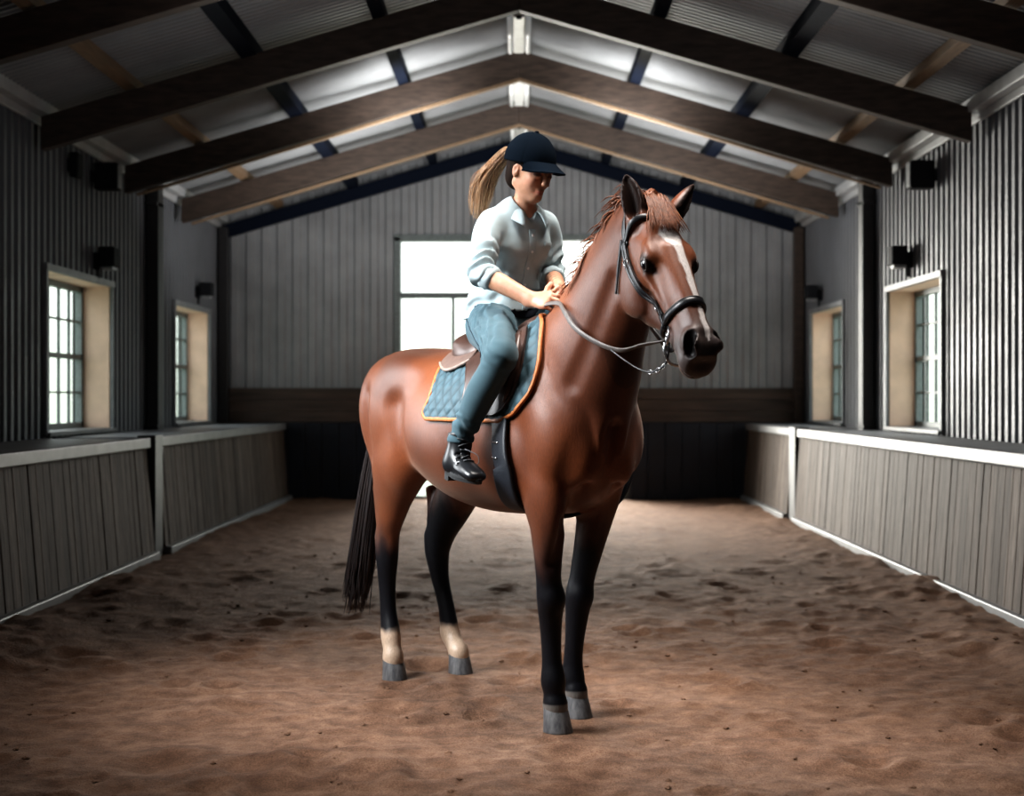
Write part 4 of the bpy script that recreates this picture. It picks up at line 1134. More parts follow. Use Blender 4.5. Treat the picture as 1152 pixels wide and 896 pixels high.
    # reins: ring -> sagging loop -> side of the neck -> hands
    for sd in (-1, 1):
        rc = RC[sd]
        if sd < 0:
            C = [rc-HN*.030-HA*.002, np.array([.565,-.085,1.430]), np.array([.485,-.105,1.415]), np.array([.40,-.135,1.437]), np.array([.285,-.165,1.495]), np.array([.185,-.155,1.568]), np.array([.115,-.130,1.598]), np.array([.05,-.125,1.602]), np.array([.0,-.118,1.600]), np.array([-.025,-.105,1.600])]
        else:
            C = [rc-HN*.030, np.array([.56,.09,1.43]), np.array([.46,.12,1.42]), np.array([.35,.15,1.47]), np.array([.23,.155,1.56]), np.array([.13,.12,1.63]), np.array([.06,.08,1.662]), np.array([.0,.03,1.668]), np.array([-.05,.0,1.655])]
        C = catmull(C, 6)
        d = HF.sample(C); bad = np.arange(len(C)) > 8
        Q, N = HF.snap(C, .008); m = (d < .008) & bad
        C[m] = Q[m]
        C[1:-1] = .5*C[1:-1]+.25*(C[2:]+C[:-2])
        NN = HF.grad(C); NN[:6] = NN[6]
        MB().strap(C, NN, [.010]*3+[.017]*(len(C)-3), .006).build('rein', M_rein if sd < 0 else M_leather, br, True, loc=L)
    # thin curb rein hanging in a loop under the near rein
    P = catmull([np.array([.445,-.125,1.418]), np.array([.50,-.112,1.385]), np.array([.565,-.096,1.352]), np.array([.622,-.082,1.338]), np.array([.672,-.074,1.350]), np.array([.706,-.072,1.378]), RC[-1]+HA*.03+HS*-.004], 6)
    cu = MB().tube([tuple(p) for p in P], .0034, 7).build('curb_rein', M_leather, br, True, loc=L)
    for i_ in (18, 22, 26):
        i_ = min(i_, len(P)-2); T = P[i_+1]-P[i_]; T /= np.linalg.norm(T); B = np.cross(T, HS); B /= np.linalg.norm(B)
        MB().tube([tuple(P[i_]+T*.010*math.cos(t)+B*.0075*math.sin(t)) for t in np.linspace(0, 2*math.pi, 15)[:-1]], .0024, 6, True).build('curb_link', M_metal, cu, True)
RC = {}
# ================================================================== THE RIDER
M_skin = None
def m_skin():
    t = NT('skin'); a = t.n('ShaderNodeAttribute', attribute_name='Col'); f = t.noise(t.mapping(), 60, 3)
    col = t.mix(a.outputs['Color'], t.ramp(f, [(.3, (.9,.88,.87)), (.7, (1.06,1.05,1.05))]), 1.0, 'MULTIPLY')
    b = t.bsdf(col, .45, 0, .4); b.inputs['Subsurface Weight'].default_value = .12; b.inputs['Subsurface Radius'].default_value = (.012,.004,.002); b.inputs['Subsurface Scale'].default_value = .5
    return t.m
M_skin = m_skin()
def m_cloth(name, c, weave=500, rough=.8, bstr=.2, amt=.12):
    t = NT(name); v = t.mapping(); f = t.noise(v, 9, 4); w = t.noise(v, weave, 2)
    col = t.ramp(f, [(.3, tuple(x*(1-amt) for x in c)), (.7, tuple(min(1, x*(1+amt)) for x in c))])
    b = t.bsdf(col, rough, 0, .12 if max(c) > .05 else .04, bump=w, bstr=bstr, bdist=.0015); b.inputs['Sheen Weight'].default_value = .10 if max(c) > .05 else 0; return t.m
M_shirt = m_cloth('pale blue shirt cotton', (.40, .485, .51))
M_jeans = m_cloth('slate blue breeches', (.062, .108, .130), 380)
M_belt = m_cloth('dark waistband', (.02, .024, .034), 300)
M_cap = m_cloth('dark navy cap cloth', (.0035, .0065, .011), 320, 1.0)
M_boot = plain('black boot leather', (.011, .012, .014), .30, nscale=45, bstr=.2)
M_sole = plain('black rubber sole', (.016, .017, .018), .6)
M_lace = plain('grey boot lace', (.09, .095, .10), .6)
M_hairu = m_hair('dark brown hair', (.008, .005, .004), (.022, .012, .008), .75, (1, 1, .2), 160, .08)
M_hairp = m_hair('light brown ponytail hair', (.17, .088, .042), (.55, .34, .19), .42, (1, 1, .15), 160)
M_button = plain('pearl button', (.75, .76, .76), .25)

# head frame: f forwards (face), l to its left, u up
RH = np.array([-.305, .0, 2.148])
def _axes(yaw, pitch, roll=0):
    cy, sy, cp, sp = math.cos(yaw), math.sin(yaw), math.cos(pitch), math.sin(pitch)
    fv = np.array([cp*cy, cp*sy, -sp]); lv = np.array([-sy, cy, 0]); uv = np.cross(fv, lv)
    return fv, lv, uv
RF, RL, RU = _axes(R(12), R(20)); RM = np.stack([RF, RL, RU])
def rp(f, l, u): return RH+RF*f+RL*l+RU*u

SH_R, SH_L = np.array([-.378,-.150,1.945]), np.array([-.392,.135,1.955])
EL_R, EL_L = np.array([-.290,-.232,1.735]), np.array([-.425,.175,1.750])
WR_R, WR_L = np.array([-.085,-.126,1.622]), np.array([-.100,.012,1.664])
HIP = {-1: np.array([-.45,-.100,1.545]), 1: np.array([-.45,.105,1.545])}
KNEE = {-1: np.array([-.008,-.305,1.402]), 1: np.array([-.07,.300,1.405])}
ANK = {-1: np.array([-.222,-.362,1.100]), 1: np.array([-.35,.345,1.105])}
TORSO = [(-.49,0,1.525,.095,.145),(-.487,0,1.60,.096,.150),(-.475,-.003,1.70,.080,.110),(-.432,-.006,1.82,.090,.118),(-.400,-.008,1.90,.088,.122),(-.385,-.006,1.965,.058,.105),(-.380,-.004,2.00,.045,.065)]

def hand(f, W, H, Dn, lat, pose):
    """wrist W, hand direction H, palm-side direction Dn, lat = from index towards little finger; pose rows per finger: bend angles"""
    H = np.array(H, float); H /= np.linalg.norm(H); lat = np.array(lat, float); lat -= H*lat.dot(H); lat /= np.linalg.norm(lat)
    Dn = np.cross(H, lat); 
    if Dn[2] > 0: Dn = -Dn
    K = W+H*.078
    f.chain([tuple(W-H*.01)+(.021,.027), tuple(W+H*.02)+(.018,.031), tuple(W+H*.05)+(.017,.037), tuple(K)+(.013,.037)], lat, 3, k=.014, kin=.004)
    nails = []
    for i, (ln, r) in enumerate(((.072,.0088),(.080,.0090),(.074,.0086),(.058,.0076))):
        o = (-.0285+.0190*i)
        b = K+lat*o+H*(.004 if i in (1, 2) else -.004)
        a0, a1, a2 = pose[i]
        P = [b-H*.018, b]; ang = 0
        for l_, a in ((.45,a0),(.30,a1),(.25,a2)):
            ang += R(a); dr = H*math.cos(ang)+Dn*math.sin(ang)
            P.append(P[-1]+dr*ln*l_)
        for q in range(len(P)-1):
            rr = r*(1.02-.07*q)
            f.seg(P[q], P[q+1], (rr, rr*.95), (rr, rr*.95), lat, k=.0035 if q else .010)
        nails.append(P[-1])
    # thumb leaves the index side near the wrist
    b = W+H*.022-lat*.022+Dn*.006
    t1 = b+(H*.70-lat*.62+Dn*.30)*.040; t2 = t1+(H*.85-lat*.05+Dn*.50)*.032; t3 = t2+(H*.75+lat*.30+Dn*.60)*.026
    f.seg(b, t1, (.014,.0115), (.014,.0115), lat, k=.014); f.seg(t1, t2, (.0112,.0100), (.0112,.010), lat, k=.005); f.seg(t2, t3, (.0100,.0085), (.0105,.009), lat, k=.003)

def arm(f, S, E, W, sc=1.0, up=True):
    def pts(r): return r
    m1 = S*.5+E*.5; m2 = E*.62+W*.38
    f.chain([tuple(S)+(.036,.036), tuple(m1)+(.034,.034), tuple(E)+(.031,.032), tuple(m2)+(.033,.035), tuple(W*.85+E*.15)+(.024,.028), tuple(W)+(.020,.026)], (0,0,1), 5, k=.02, kin=.01)

def build_rider():
    base = np.array([-.49, 0, 1.51])
    root = empty('person', to_world(base), O_ROT, 'woman in pale shirt and dark cap riding the horse, looking down', 'person'); L = tuple(-base)
    # ---------------------------------------------------------------- body
    f = Field((-.66, -.46, .95), (.10, .46, 2.30), .0042)
    f.chain([(x, y, z, a-.018, b-.020) for x, y, z, a, b in TORSO], (0,1,0), 4, k=.03, kin=.02)
    f.chain([(-.372,0,1.965,.052,.055),(-.36,.002,2.01,.047,.047),(-.338,.004,2.06,.044,.044),(-.325,.005,2.10,.046,.046)], (0,1,0), 4, k=.035)
    f.ell((-.382,-.05,1.970), (.040,.08,.024), k=.03); f.ell((-.382,.05,1.970), (.040,.08,.024), k=.03)
    for S, E, W in ((SH_R, EL_R, WR_R), (SH_L, EL_L, WR_L)): arm(f, S, E, W)
    # hands
    hand(f, WR_R, (.93,.34,-.06), None, (.1,-.50,-.8), [(20,42,30),(26,46,30),(34,48,30),(42,48,30)])
    hand(f, WR_L, (.86,-.46,-.22), None, (.1,.55,-.8), [(42,50,32),(46,52,32),(52,52,30),(58,50,30)])
    for sd in (-1, 1):
        f.chain([tuple(HIP[sd])+(.060,.060), tuple(HIP[sd]*.5+KNEE[sd]*.5+np.array([0,0,.015]))+(.050,.050), tuple(KNEE[sd]+np.array([-.008,0,0]))+(.034,.034), tuple(KNEE[sd]*.65+ANK[sd]*.35)+(.036,.034), tuple(ANK[sd])+(.024,.024), tuple(ANK[sd]+np.array([.0,0,-.07]))+(.020,.020)], (0,1,0), 5, k=.02, kin=.01)
        f.seg(ANK[sd]+np.array([-.02,-.012*sd*-1,-.085]), ANK[sd]+np.array([.095,-.010*sd*-1,-.118]), (.018,.010), (.020,.020), (0,1,0), k=.02)
    # head
    def he(c, r, k=.015, op='add'): f.ell(rp(*c), r, RM, k, op)
    he((-.012,0,.035), (.094,.073,.088), .02)
    he((.026,0,-.030), (.062,.053,.074), .03)
    f.seg(rp(-.015,-.048,-.050), rp(.056,-.012,-.090), (.013,.012), (.017,.013), RU, k=.03); f.seg(rp(-.015,.048,-.050), rp(.056,.012,-.090), (.016,.014), (.02,.016), RU, k=.03)
    he((.066,0,-.089), (.018,.018,.016), .02)
    for sd in (-1, 1):
        he((.056, sd*.034, -.022), (.024,.020,.022), .02)
        he((.072, sd*.030, .020), (.018,.026,.010), .015)
        he((.088, sd*.031, .001), (.018,.018,.013), .010, 'cut')
        he((.073, sd*.031, -.001), (.0165,.0165,.0135), .005)
        he((.102, sd*.011, -.030), (.009,.008,.008), .008)
        # ear
        e0 = rp(-.008, sd*.070, -.002); f.ell(e0, (.017,.010,.030), RM, .006); f.ell(rp(.000, sd*.083, .003), (.009,.009,.018), RM, .003, 'cut')
    f.chain([tuple(rp(.078,0,.020))+(.008,.008), tuple(rp(.094,0,-.006))+(.0075,.0075), tuple(rp(.106,0,-.027))+(.0085,.0092)], RL, 3, k=.012)
    he((.084,0,-.059), (.010,.020,.0055), .007); he((.082,0,-.0715), (.010,.017,.0065), .007)
    f.seg(rp(.104,-.020,-.0655), rp(.104,.020,-.0655), (.0025,.0025), (.010,.010), RF, k=.004, op='cut')
    V, F = f.mesh(1); V, F = keep_largest(V, F)
    d = V-RH; a = d@RF; b = d@RL; u = d@RU
    c = np.tile(np.array([.47,.255,.165]), (len(V), 1))
    nz = fbm(V[:, 0]*20, V[:, 1]*20, V[:, 2]*20, 2)[:, None]; c = c*(1+.08*nz)
    hd = V[:, 2] > 1.99
    def tint(w, col, amt):
        nonlocal c
        w = (w*amt)[:, None]; c = c*(1-w)+np.array(col)*w
    lip = np.exp(-((u+.0655)/.0105)**2-(b/.023)**2)*(a > .07)*hd; tint(np.clip(lip*1.3, 0, 1), (.30,.075,.065), .8)
    for sd in (-1, 1):
        ch = np.exp(-((a-.06)/.03)**2-((b-sd*.042)/.022)**2-((u+.03)/.022)**2)*hd; tint(ch, (.48,.20,.14), .5)
        br = np.exp(-((u-.0195-.003*np.abs(b)/.03)/.0045)**2)*(np.abs(b-sd*.032) < .022)*(a > .055)*hd; tint(br, (.05,.028,.02), .8)
        la = np.exp(-((u-.0005)/.0038)**2)*(np.abs(b-sd*.031) < .0165)*(a > .06)*hd; tint(la, (.02,.013,.012), .85)
        es = np.exp(-((u-.005)/.009)**2-((b-sd*.031)/.02)**2)*(a > .06)*hd; tint(es, (.22,.12,.09), .5)
        ea = np.exp(-((b-sd*.078)/.012)**2-((a+.008)/.03)**2-((u)/.04)**2)*hd; tint(ea, (.50,.20,.13), .5)
    kn = sstep(.03, .10, V[:, 0]+.20)*(V[:, 2] > 1.5)*(V[:, 2] < 1.7); tint(kn, (.46,.22,.15), .35)
    link_mesh('body', V, F, M_skin, root, True, L, c)
    # ---------------------------------------------------------------- hair
    h = Field((-.50, -.16, 2.0), (-.14, .16, 2.32), .0042)
    h.ell(rp(-.020,0,.036), (.100,.080,.094), RM, 0); h.ell(rp(-.055,0,-.030), (.050,.064,.062), RM, .02)
    h.ell(rp(.092,0,-.058), (.080,.110,.112), RM, .012, 'cut')
    for sd in (-1, 1): h.ell(rp(.008, sd*.09, -.012), (.024,.04,.036), RM, .010, 'cut')
    V, F = h.mesh(1); hair = link_mesh('hair', V, F, M_hairu, root, True, L)
    k = random.Random(12); mb = MB()
    r0 = rp(-.105, -.004, .050)
    ctr = [r0+RF*.025, r0-RF*.030+RU*.010, np.array([-.490,-.055,2.190]), np.array([-.528,-.082,2.130]), np.array([-.535,-.098,2.060]), np.array([-.532,-.110,1.985])]
    wd = [.012,.020,.034,.044,.040,.026]
    for i in range(190):
        a_ = k.uniform(0, 2*math.pi); q = math.sqrt(k.random()); ox, oz = math.cos(a_)*q, math.sin(a_)*q; e = k.uniform(.72, 1.06)
        P = []
        for j, p in enumerate(ctr):
            t = j/(len(ctr)-1)*e
            jj = t*(len(ctr)-1); i0 = min(int(jj), len(ctr)-2); fr = jj-i0
            pp = ctr[i0]*(1-fr)+ctr[i0+1]*fr; w_ = wd[i0]*(1-fr)+wd[i0+1]*fr
            lat = np.array([.51,.86,0])*ox+np.array([.80,-.47,.36])*oz
            P.append(pp+lat*w_*(1+k.uniform(-.12,.12)))
        strand(mb, P, k.uniform(.003,.0055), .0005, 5, .6, 4)
    for i in range(40):                                       # flyaway hairs
        a_ = k.uniform(0, 6.28); P = [ctr[j]+np.array([math.cos(a_), math.sin(a_), .3*math.sin(a_*2)])*wd[j]*k.uniform(.9, 1.45) for j in range(len(ctr))]
        strand(mb, P, .0013, .0004, 4, .8, 4)
    pony = mb.build('ponytail', M_hairp, hair, True)
    MB().tube([tuple(r0-RF*.012+RL*.020*math.cos(t)+RU*.022*math.sin(t)) for t in np.linspace(0, 2*math.pi, 17)[:-1]], .007, 8, True).build('hair_tie', M_cap, hair, True)
    # ---------------------------------------------------------------- cap
    cf = Field((-.48, -.17, 2.06), (-.06, .19, 2.36), .0042)
    cf.ell(rp(-.016,0,.040), (.113,.096,.112), RM, 0)
    pl = RU*.99-RF*.10; pl /= np.linalg.norm(pl); p0 = rp(.0,0,.030)
    cf.put(cf.lo, cf.lo+cf.h*np.array(cf.n), lambda x, y, z: -((x-p0[0])*pl[0]+(y-p0[1])*pl[1]+(z-p0[2])*pl[2]), op='and', pad=0)
    cf.ell(rp(-.016,0,.026), (.104,.086,.102), RM, .004, 'cut')
    cf.displace(lambda x, y, z: -.0016*np.exp(-((np.abs(np.sin(3*np.arctan2((np.stack([x,y,z],1)-RH)@RL, (np.stack([x,y,z],1)-RH)@RF+.016)))/.10)**2)))
    V, F = cf.mesh(1); V, F = keep_largest(V, F); cap = link_mesh('cap', V, F, M_cap, root, True, L)
    mb = MB(); nu, nv = 29, 9; up_, dn_ = [], []
    for i in range(nu):
        t = -1+2*i/(nu-1); ph = t*R(60)
        for j in range(nv):
            s = j/(nv-1)
            rx = .109+(.088*math.cos(ph*.95)**.8)*s if abs(t) < 1 else .109
            ff = -.016+rx*math.cos(ph); ll = (.092+.004*s)*math.sin(ph)
            uu = .053-.026*t*t*(.25+.75*s)-.022*s
            up_.append(rp(ff, ll, uu+.0035)); dn_.append(rp(ff, ll, uu-.0015))
    mb.grid(up_, nu, nv, True); mb.grid(dn_, nu, nv, False); n_ = nu*nv
    for i in range(nu-1): mb.F.append((i*nv+nv-1, (i+1)*nv+nv-1, n_+(i+1)*nv+nv-1, n_+i*nv+nv-1))
    mb.build('brim', M_cap, cap, True)
    c0 = rp(-.016,0,.152); MB().lathe(tuple(c0), [(0,-.008),(.008,-.006),(.010,0),(.007,.005),(0,.006)], 14).build('top_button', M_cap, cap, True)
    # ---------------------------------------------------------------- shirt
    s = Field((-.66, -.34, 1.52), (-.13, .34, 2.06), .0042)
    s.chain([(x-(.008 if z < 1.75 else 0), y, z, a+(.032 if z < 1.72 else .012), b+(.024 if z < 1.72 else .007)) for x, y, z, a, b in TORSO], (0,1,0), 4, k=0, kin=.02)
    for sd in (-1, 1):
        s.ell((-.335, sd*.056, 1.855), (.042,.052,.052), k=.05)                # bust
        s.ell((-.382, sd*.080, 1.956), (.050,.075,.036), k=.04)
    cuffs = []
    for S, E, W, sd in ((SH_R, EL_R, WR_R, -1), (SH_L, EL_L, WR_L, 1)):
        C = E*.86+W*.14; m1 = S*.5+E*.5
        s.chain([tuple(S+np.array([0,-sd*.015,.002]))+(.050,.050), tuple(S*.75+E*.25)+(.051,.051), tuple(m1)+(.048,.048), tuple(E*.8+S*.2)+(.046,.046), tuple(E)+(.045,.045), tuple(C)+(.042,.044)], (0,0,1), 5, k=.028, kin=.01)
        cuffs.append((E, W, C, sd))
    for E, W, C, sd in cuffs:                                                 # end the sleeve at the rolled cuff
        t = (W-E)/np.linalg.norm(W-E); c1 = E*.80+W*.20
        s.put(c1-.075, c1+.075, lambda x, y, z: np.maximum(-((x-c1[0])*t[0]+(y-c1[1])*t[1]+(z-c1[2])*t[2]), np.sqrt((x-c1[0])**2+(y-c1[1])**2+(z-c1[2])**2)-.072), op='cut', pad=.02)
    # hem
    s.put(s.lo, s.lo+s.h*np.array(s.n), lambda x, y, z: (1.572+.034*sstep(-.47, -.37, x))-z+0*y, op='and', pad=0)
    # neck opening
    s.ell((-.352,.002,2.025), (.058,.056,.055), k=.006, op='cut')
    s.seg((-.315,.004,2.01), (-.268,.002,1.925), (.034,.006), (.030,.006), (0,1,0), k=.005, op='cut')
    def folds(x, y, z):
        r = 0
        for (E, W, C, sd), S in zip(cuffs, (SH_R, SH_L)):
            t = (E-S)/np.linalg.norm(E-S); q = (x-S[0])*t[0]+(y-S[1])*t[1]+(z-S[2])*t[2]
            w = sstep(.10, .03, np.sqrt(np.maximum((x-S[0]-t[0]*q)**2+(y-S[1]-t[1]*q)**2+(z-S[2]-t[2]*q)**2, 0))-.03)*sstep(.03, .10, q)*((y < -.14) if sd < 0 else (y > .14))
            r = r+w*.0080*np.sin(q*115+7*fbm(x*9, y*9, z*5, 2))*sstep(.07, .17, q)
        tw = (np.abs(y) < .19)*sstep(1.97, 1.90, z)
        g = fbm(x*7+3*z, y*7-2*z, z*9, 3)
        r = r+tw*(.010*np.sin((z*44+y*20+g*3.6))*sstep(1.90, 1.68, z)*.75+.0065*g)
        return r
    s.displace(folds, band=.03)
    SF = s
    V, F = s.mesh(1); V, F = keep_largest(V, F); shirt = link_mesh('shirt', V, F, M_shirt, root, True, L)
    for E, W, C, sd in cuffs:                                                  # rolled cuffs
        t = (W-E)/np.linalg.norm(W-E); u_ = np.cross(t, (0,0,1)); u_ /= np.linalg.norm(u_); v_ = np.cross(t, u_); c1 = E*.815+W*.185; mb = MB(); n_ = 32
        for o_, r_ in ((.026,.036),(.024,.043),(.012,.0475),(-.012,.0490),(-.024,.0475),(-.026,.040)):
            for q in range(n_):
                th = 2*math.pi*q/n_; rr = r_+.0018*math.sin(3*th+o_*90)+.0012*math.sin(7*th)
                mb.V.append(tuple(c1+t*o_+u_*rr*math.cos(th)+v_*rr*math.sin(th)))
        for i in range(5):
            for q in range(n_): mb.F.append((i*n_+q, i*n_+(q+1) % n_, (i+1)*n_+(q+1) % n_, (i+1)*n_+q))
        mb.build('cuff', M_shirt, shirt, True)
    # collar: two folded wings
    for sd in (-1, 1):
        mb = MB(); nu, nv = 17, 6; pts = []
        for i in range(nu):
            t = i/(nu-1); ph = R(180-t*150)*sd                                  # back of neck -> front
            cx, sy = math.cos(ph), math.sin(ph)
            rin = .056+.004*t; ext = .034+.026*t**2.5
            for j in range(nv):
                w_ = j/(nv-1)
                rr = rin+.012*math.sin(w_*math.pi*.5)+.020*w_+.006*t*w_
                zz = 2.040-.030*t+.006*math.sin(w_*3.1)*(1-w_)-(ext+.012*t*t)*w_**1.25-.018*(cx > 0)*cx
                pts.append((-.362+rr*cx*1.02+.012*t*w_, .002+rr*sy-.010*sd*t*t*w_*0, zz))
        mb.grid(pts, nu, nv, sd < 0); o = mb.build('collar', M_shirt, shirt, True)
        m = o.modifiers.new('thick', 'SOLIDIFY'); m.thickness = .004
    # button band
    zs = np.linspace(1.918, 1.60, 26); P = SF.march(np.stack([0*zs-.45, 0*zs+.004, zs], 1), np.array([1., -.0, .0]), .0015, .30)
    for _ in range(2): P[1:-1] = .5*P[1:-1]+.25*(P[2:]+P[:-2])
    N = SF.grad(P); pk = MB().strap(P, N, .030, .004).build('button_band', M_shirt, shirt, True)
    for i in (2, 7, 12, 17, 22):
        mb = MB(); n = N[i]; u_ = np.cross(n, (0,1,0)); u_ /= np.linalg.norm(u_); v_ = np.cross(n, u_)
        for o_, r_ in ((.001,.0055),(.004,.0055),(.005,.004)):
            for q in range(12): th = 2*math.pi*q/12; mb.V.append(tuple(P[i]+n*o_+u_*r_*math.cos(th)+v_*r_*math.sin(th)))
        for a_ in range(2):
            for q in range(12): mb.F.append((a_*12+q, a_*12+(q+1) % 12, (a_+1)*12+(q+1) % 12, (a_+1)*12+q))
        mb.F.append(tuple(24+q for q in range(12))); mb.build('button', M_button, pk, True)
    # chest pocket
    yy = np.linspace(.055, .115, 10); P = SF.march(np.stack([0*yy-.45, yy, 0*yy+1.862], 1), np.array([1.,0,0]), .001, .35); MB().strap(P, SF.grad(P), .018, .003).build('pocket', M_shirt, shirt, True)
    # ---------------------------------------------------------------- breeches
    j = Field((-.68, -.46, 1.02), (.10, .46, 1.70), .0046)
    j.chain([(-.49,0,1.50,.108,.140),(-.488,0,1.56,.106,.152),(-.484,0,1.610,.090,.132),(-.482,0,1.630,.082,.124)], (0,1,0), 4, kin=.02)
    for sd in (-1, 1):
        h_, k_, a_ = HIP[sd], KNEE[sd], ANK[sd]
        j.chain([tuple(h_+np.array([-.01,0,-.01]))+(.098,.086), tuple(h_*.75+k_*.25+np.array([0,0,.012]))+(.094,.084), tuple(h_*.5+k_*.5+np.array([0,0,.016]))+(.082,.075), tuple(h_*.22+k_*.78+np.array([0,0,.010]))+(.068,.063), tuple(k_)+(.058,.056)], (0,1,0), 5, k=.04, kin=.02)
        j.chain([tuple(k_+np.array([.0,0,.006]))+(.058,.055), tuple(k_*.8+a_*.2)+(.056,.052), tuple(k_*.58+a_*.42+np.array([-.012,0,0]))+(.058,.052), tuple(k_*.3+a_*.7+np.array([-.004,0,0]))+(.050,.046), tuple(k_*.08+a_*.92)+(.041,.040), tuple(a_+np.array([0,0,-.012]))+(.041,.041)], (0,1,0), 5, k=.02, kin=.012)
        j.ell(h_+np.array([-.060,-sd*.030,-.0]), (.068,.075,.078), k=.05)
        q0 = a_+np.array([0,0,-.016])
        j.put(q0-.07, q0+.07, lambda x, y, z: np.maximum(z-q0[2]+0*x, np.abs(y-q0[1])-.07)+0*x, op='cut', pad=.0)
    j.put(j.lo, j.lo+j.h*np.array(j.n), lambda x, y, z: z-1.618+0*x+0*y, op='and', pad=0)
    def jf(x, y, z):
        r = 0
        for sd in (-1, 1):
            k_, a_, h_ = KNEE[sd], ANK[sd], HIP[sd]; on = (y*sd > .03)
            t = (a_-k_)/np.linalg.norm(a_-k_); q = (x-k_[0])*t[0]+(y-k_[1])*t[1]+(z-k_[2])*t[2]
            bk = sstep(.02, -.06, x-(k_[0]+t[0]*q))                               # back of the knee bunches up
            r = r+on*.0055*np.sin(q*190+3*fbm(x*15, y*15, z*15, 2))*np.exp(-((q-.005)/.055)**2)*(.25+.75*bk)
            r = r+on*.0050*np.sin(q*130+4*fbm(x*12, y*12, z*12, 2))*sstep(.24, .31, q)
            t2 = (k_-h_)/np.linalg.norm(k_-h_); q2 = (x-h_[0])*t2[0]+(y-h_[1])*t2[1]+(z-h_[2])*t2[2]
            r = r+on*.0028*np.sin(q2*60+x*40+5*fbm(x*7, y*7, z*7, 2))*sstep(.25, .0, q2)*(q2 > -.08)
        return r
    j.displace(jf, band=.03); JF = j
    V, F = j.mesh(1); V, F = keep_largest(V, F); br = link_mesh('breeches', V, F, M_jeans, root, True, L)
    for sd in (-1, 1):                                                         # outer seam
        h_, k_ = HIP[sd], KNEE[sd]; C = np.array([h_*(1-t)+k_*t+np.array([-.02-.02*t, sd*.10, .02-.03*t]) for t in np.linspace(.0,.92,22)])
        P, N = JF.snap(C, .001); MB().tube([tuple(p) for p in P], .0016, 5).build('seam', M_belt, br, True)
    # waistband showing at the front under the shirt
    T = np.linspace(-75, 75, 30); C = np.stack([-.49+.11*np.cos(np.radians(T)), .15*np.sin(np.radians(T)), 0*T+1.588], 1); P, N = JF.snap(C, .003)
    MB().strap(P, N, .040, .006).build('waistband', M_belt, br, True)
    # ---------------------------------------------------------------- boots
    for sd in (-1, 1):
        a_ = ANK[sd]; b_ = Field(a_+np.array([-.15,-.09,-.19]), a_+np.array([.20,.09,.05]), .0034)
        hd_ = np.array([.97, .03 if sd < 0 else -.03, -.14]); hd_ /= np.linalg.norm(hd_); lt = np.cross((0,0,1), hd_); lt /= np.linalg.norm(lt); up2 = np.cross(hd_, lt)
        B = a_+np.array([0,-.012*(1 if sd < 0 else -1),-.135])                  # under the ankle, on the sole line
        def bp(f_, l_, u_): return B+hd_*f_+lt*l_+up2*u_
        b_.chain([tuple(a_+np.array([0,0,.010]))+(.044,.044), tuple(a_+np.array([0,0,-.03]))+(.043,.042), tuple(bp(-.012,0,.062))+(.047,.040), tuple(bp(-.022,0,.030))+(.046,.036)], lt, 4, kin=.01)
        b_.chain([tuple(bp(-.040,0,.026))+(.028,.033), tuple(bp(.02,0,.034))+(.036,.036), tuple(bp(.075,0,.026))+(.030,.042), tuple(bp(.125,0,.018))+(.022,.040), tuple(bp(.150,0,.013))+(.015,.032)], lt, 5, k=.03, kin=.01)
        b_.put(b_.lo, b_.lo+b_.h*np.array(b_.n), lambda x, y, z: .002-((x-B[0])*up2[0]+(y-B[1])*up2[1]+(z-B[2])*up2[2]), op='and', pad=0)
        tp = a_[2]+.020; b_.put(b_.lo, b_.lo+b_.h*np.array(b_.n), lambda x, y, z: z-tp+0*x+0*y, op='and', pad=0)
        for u_ in (.052,.068,.084): b_.seg(bp(.030+.05-(u_-.03)*.9,-.045,u_-.004), bp(.030+.05-(u_-.03)*.9,.045,u_-.004), (.003,.003), (.003,.003), up2, k=.008, op='cut')
        V, F = b_.mesh(1); V, F = keep_largest(V, F); bt = link_mesh('boot', V, F, M_boot, root, True, L)
        # sole with welt and heel block
        mb = MB(); prof = []
        for q in range(40):
            th = 2*math.pi*q/40; cx, sy = math.cos(th), math.sin(th)
            ff = .046+.122*cx; wv = .047*(1-.18*math.exp(-((ff-.0)/.035)**2))*(1-.12*(cx < -.2)*(-cx))
            prof.append((ff, wv*sy*(1-.10*max(0, cx)**3)))
        for u_, sc in ((.010,.97),(.009,1.02),(.0,1.02),(-.003,1.0),(-.012,.98)):
            for ff, ll in prof: mb.V.append(tuple(bp(.046+(ff-.046)*sc, ll*sc, u_)))
        for i in range(4):
            for q in range(40): mb.F.append((i*40+q, (i+1)*40+q, (i+1)*40+(q+1) % 40, i*40+(q+1) % 40))
        mb.F.append(tuple(range(40))); mb.F.append(tuple(160+q for q in reversed(range(40))))
        hb = len(mb.V)
        hl = [(ff, ll) for ff, ll in prof if ff < .004]
        hl = sorted(hl, key=lambda p: math.atan2(p[1], -(p[0]+.03)))
        for u_ in (-.008, -.030):
            for ff, ll in hl: mb.V.append(tuple(bp(ff, ll*.97, u_)))
        m_ = len(hl)
        for q in range(m_): mb.F.append((hb+q, hb+(q+1) % m_, hb+m_+(q+1) % m_, hb+m_+q))
        mb.F.append(tuple(hb+m_+q for q in range(m_)))
        mb.build('sole', M_sole, bt, False)
        # laces criss-cross over the instep
        mb = MB(); fld = b_
        for i in range(5):
            u_ = .048+.016*i; ff = .075-(u_-.03)*.92+.02
            C = np.array([bp(ff, l_, u_+.02) for l_ in np.linspace(-.024,.024,7)]); C += np.outer(np.linspace(-.5,.5,7)*(1 if i % 2 else -1)*.012, up2)
            P, N = fld.snap(C, .0025); mb.tube([tuple(p) for p in P], .0028, 6)
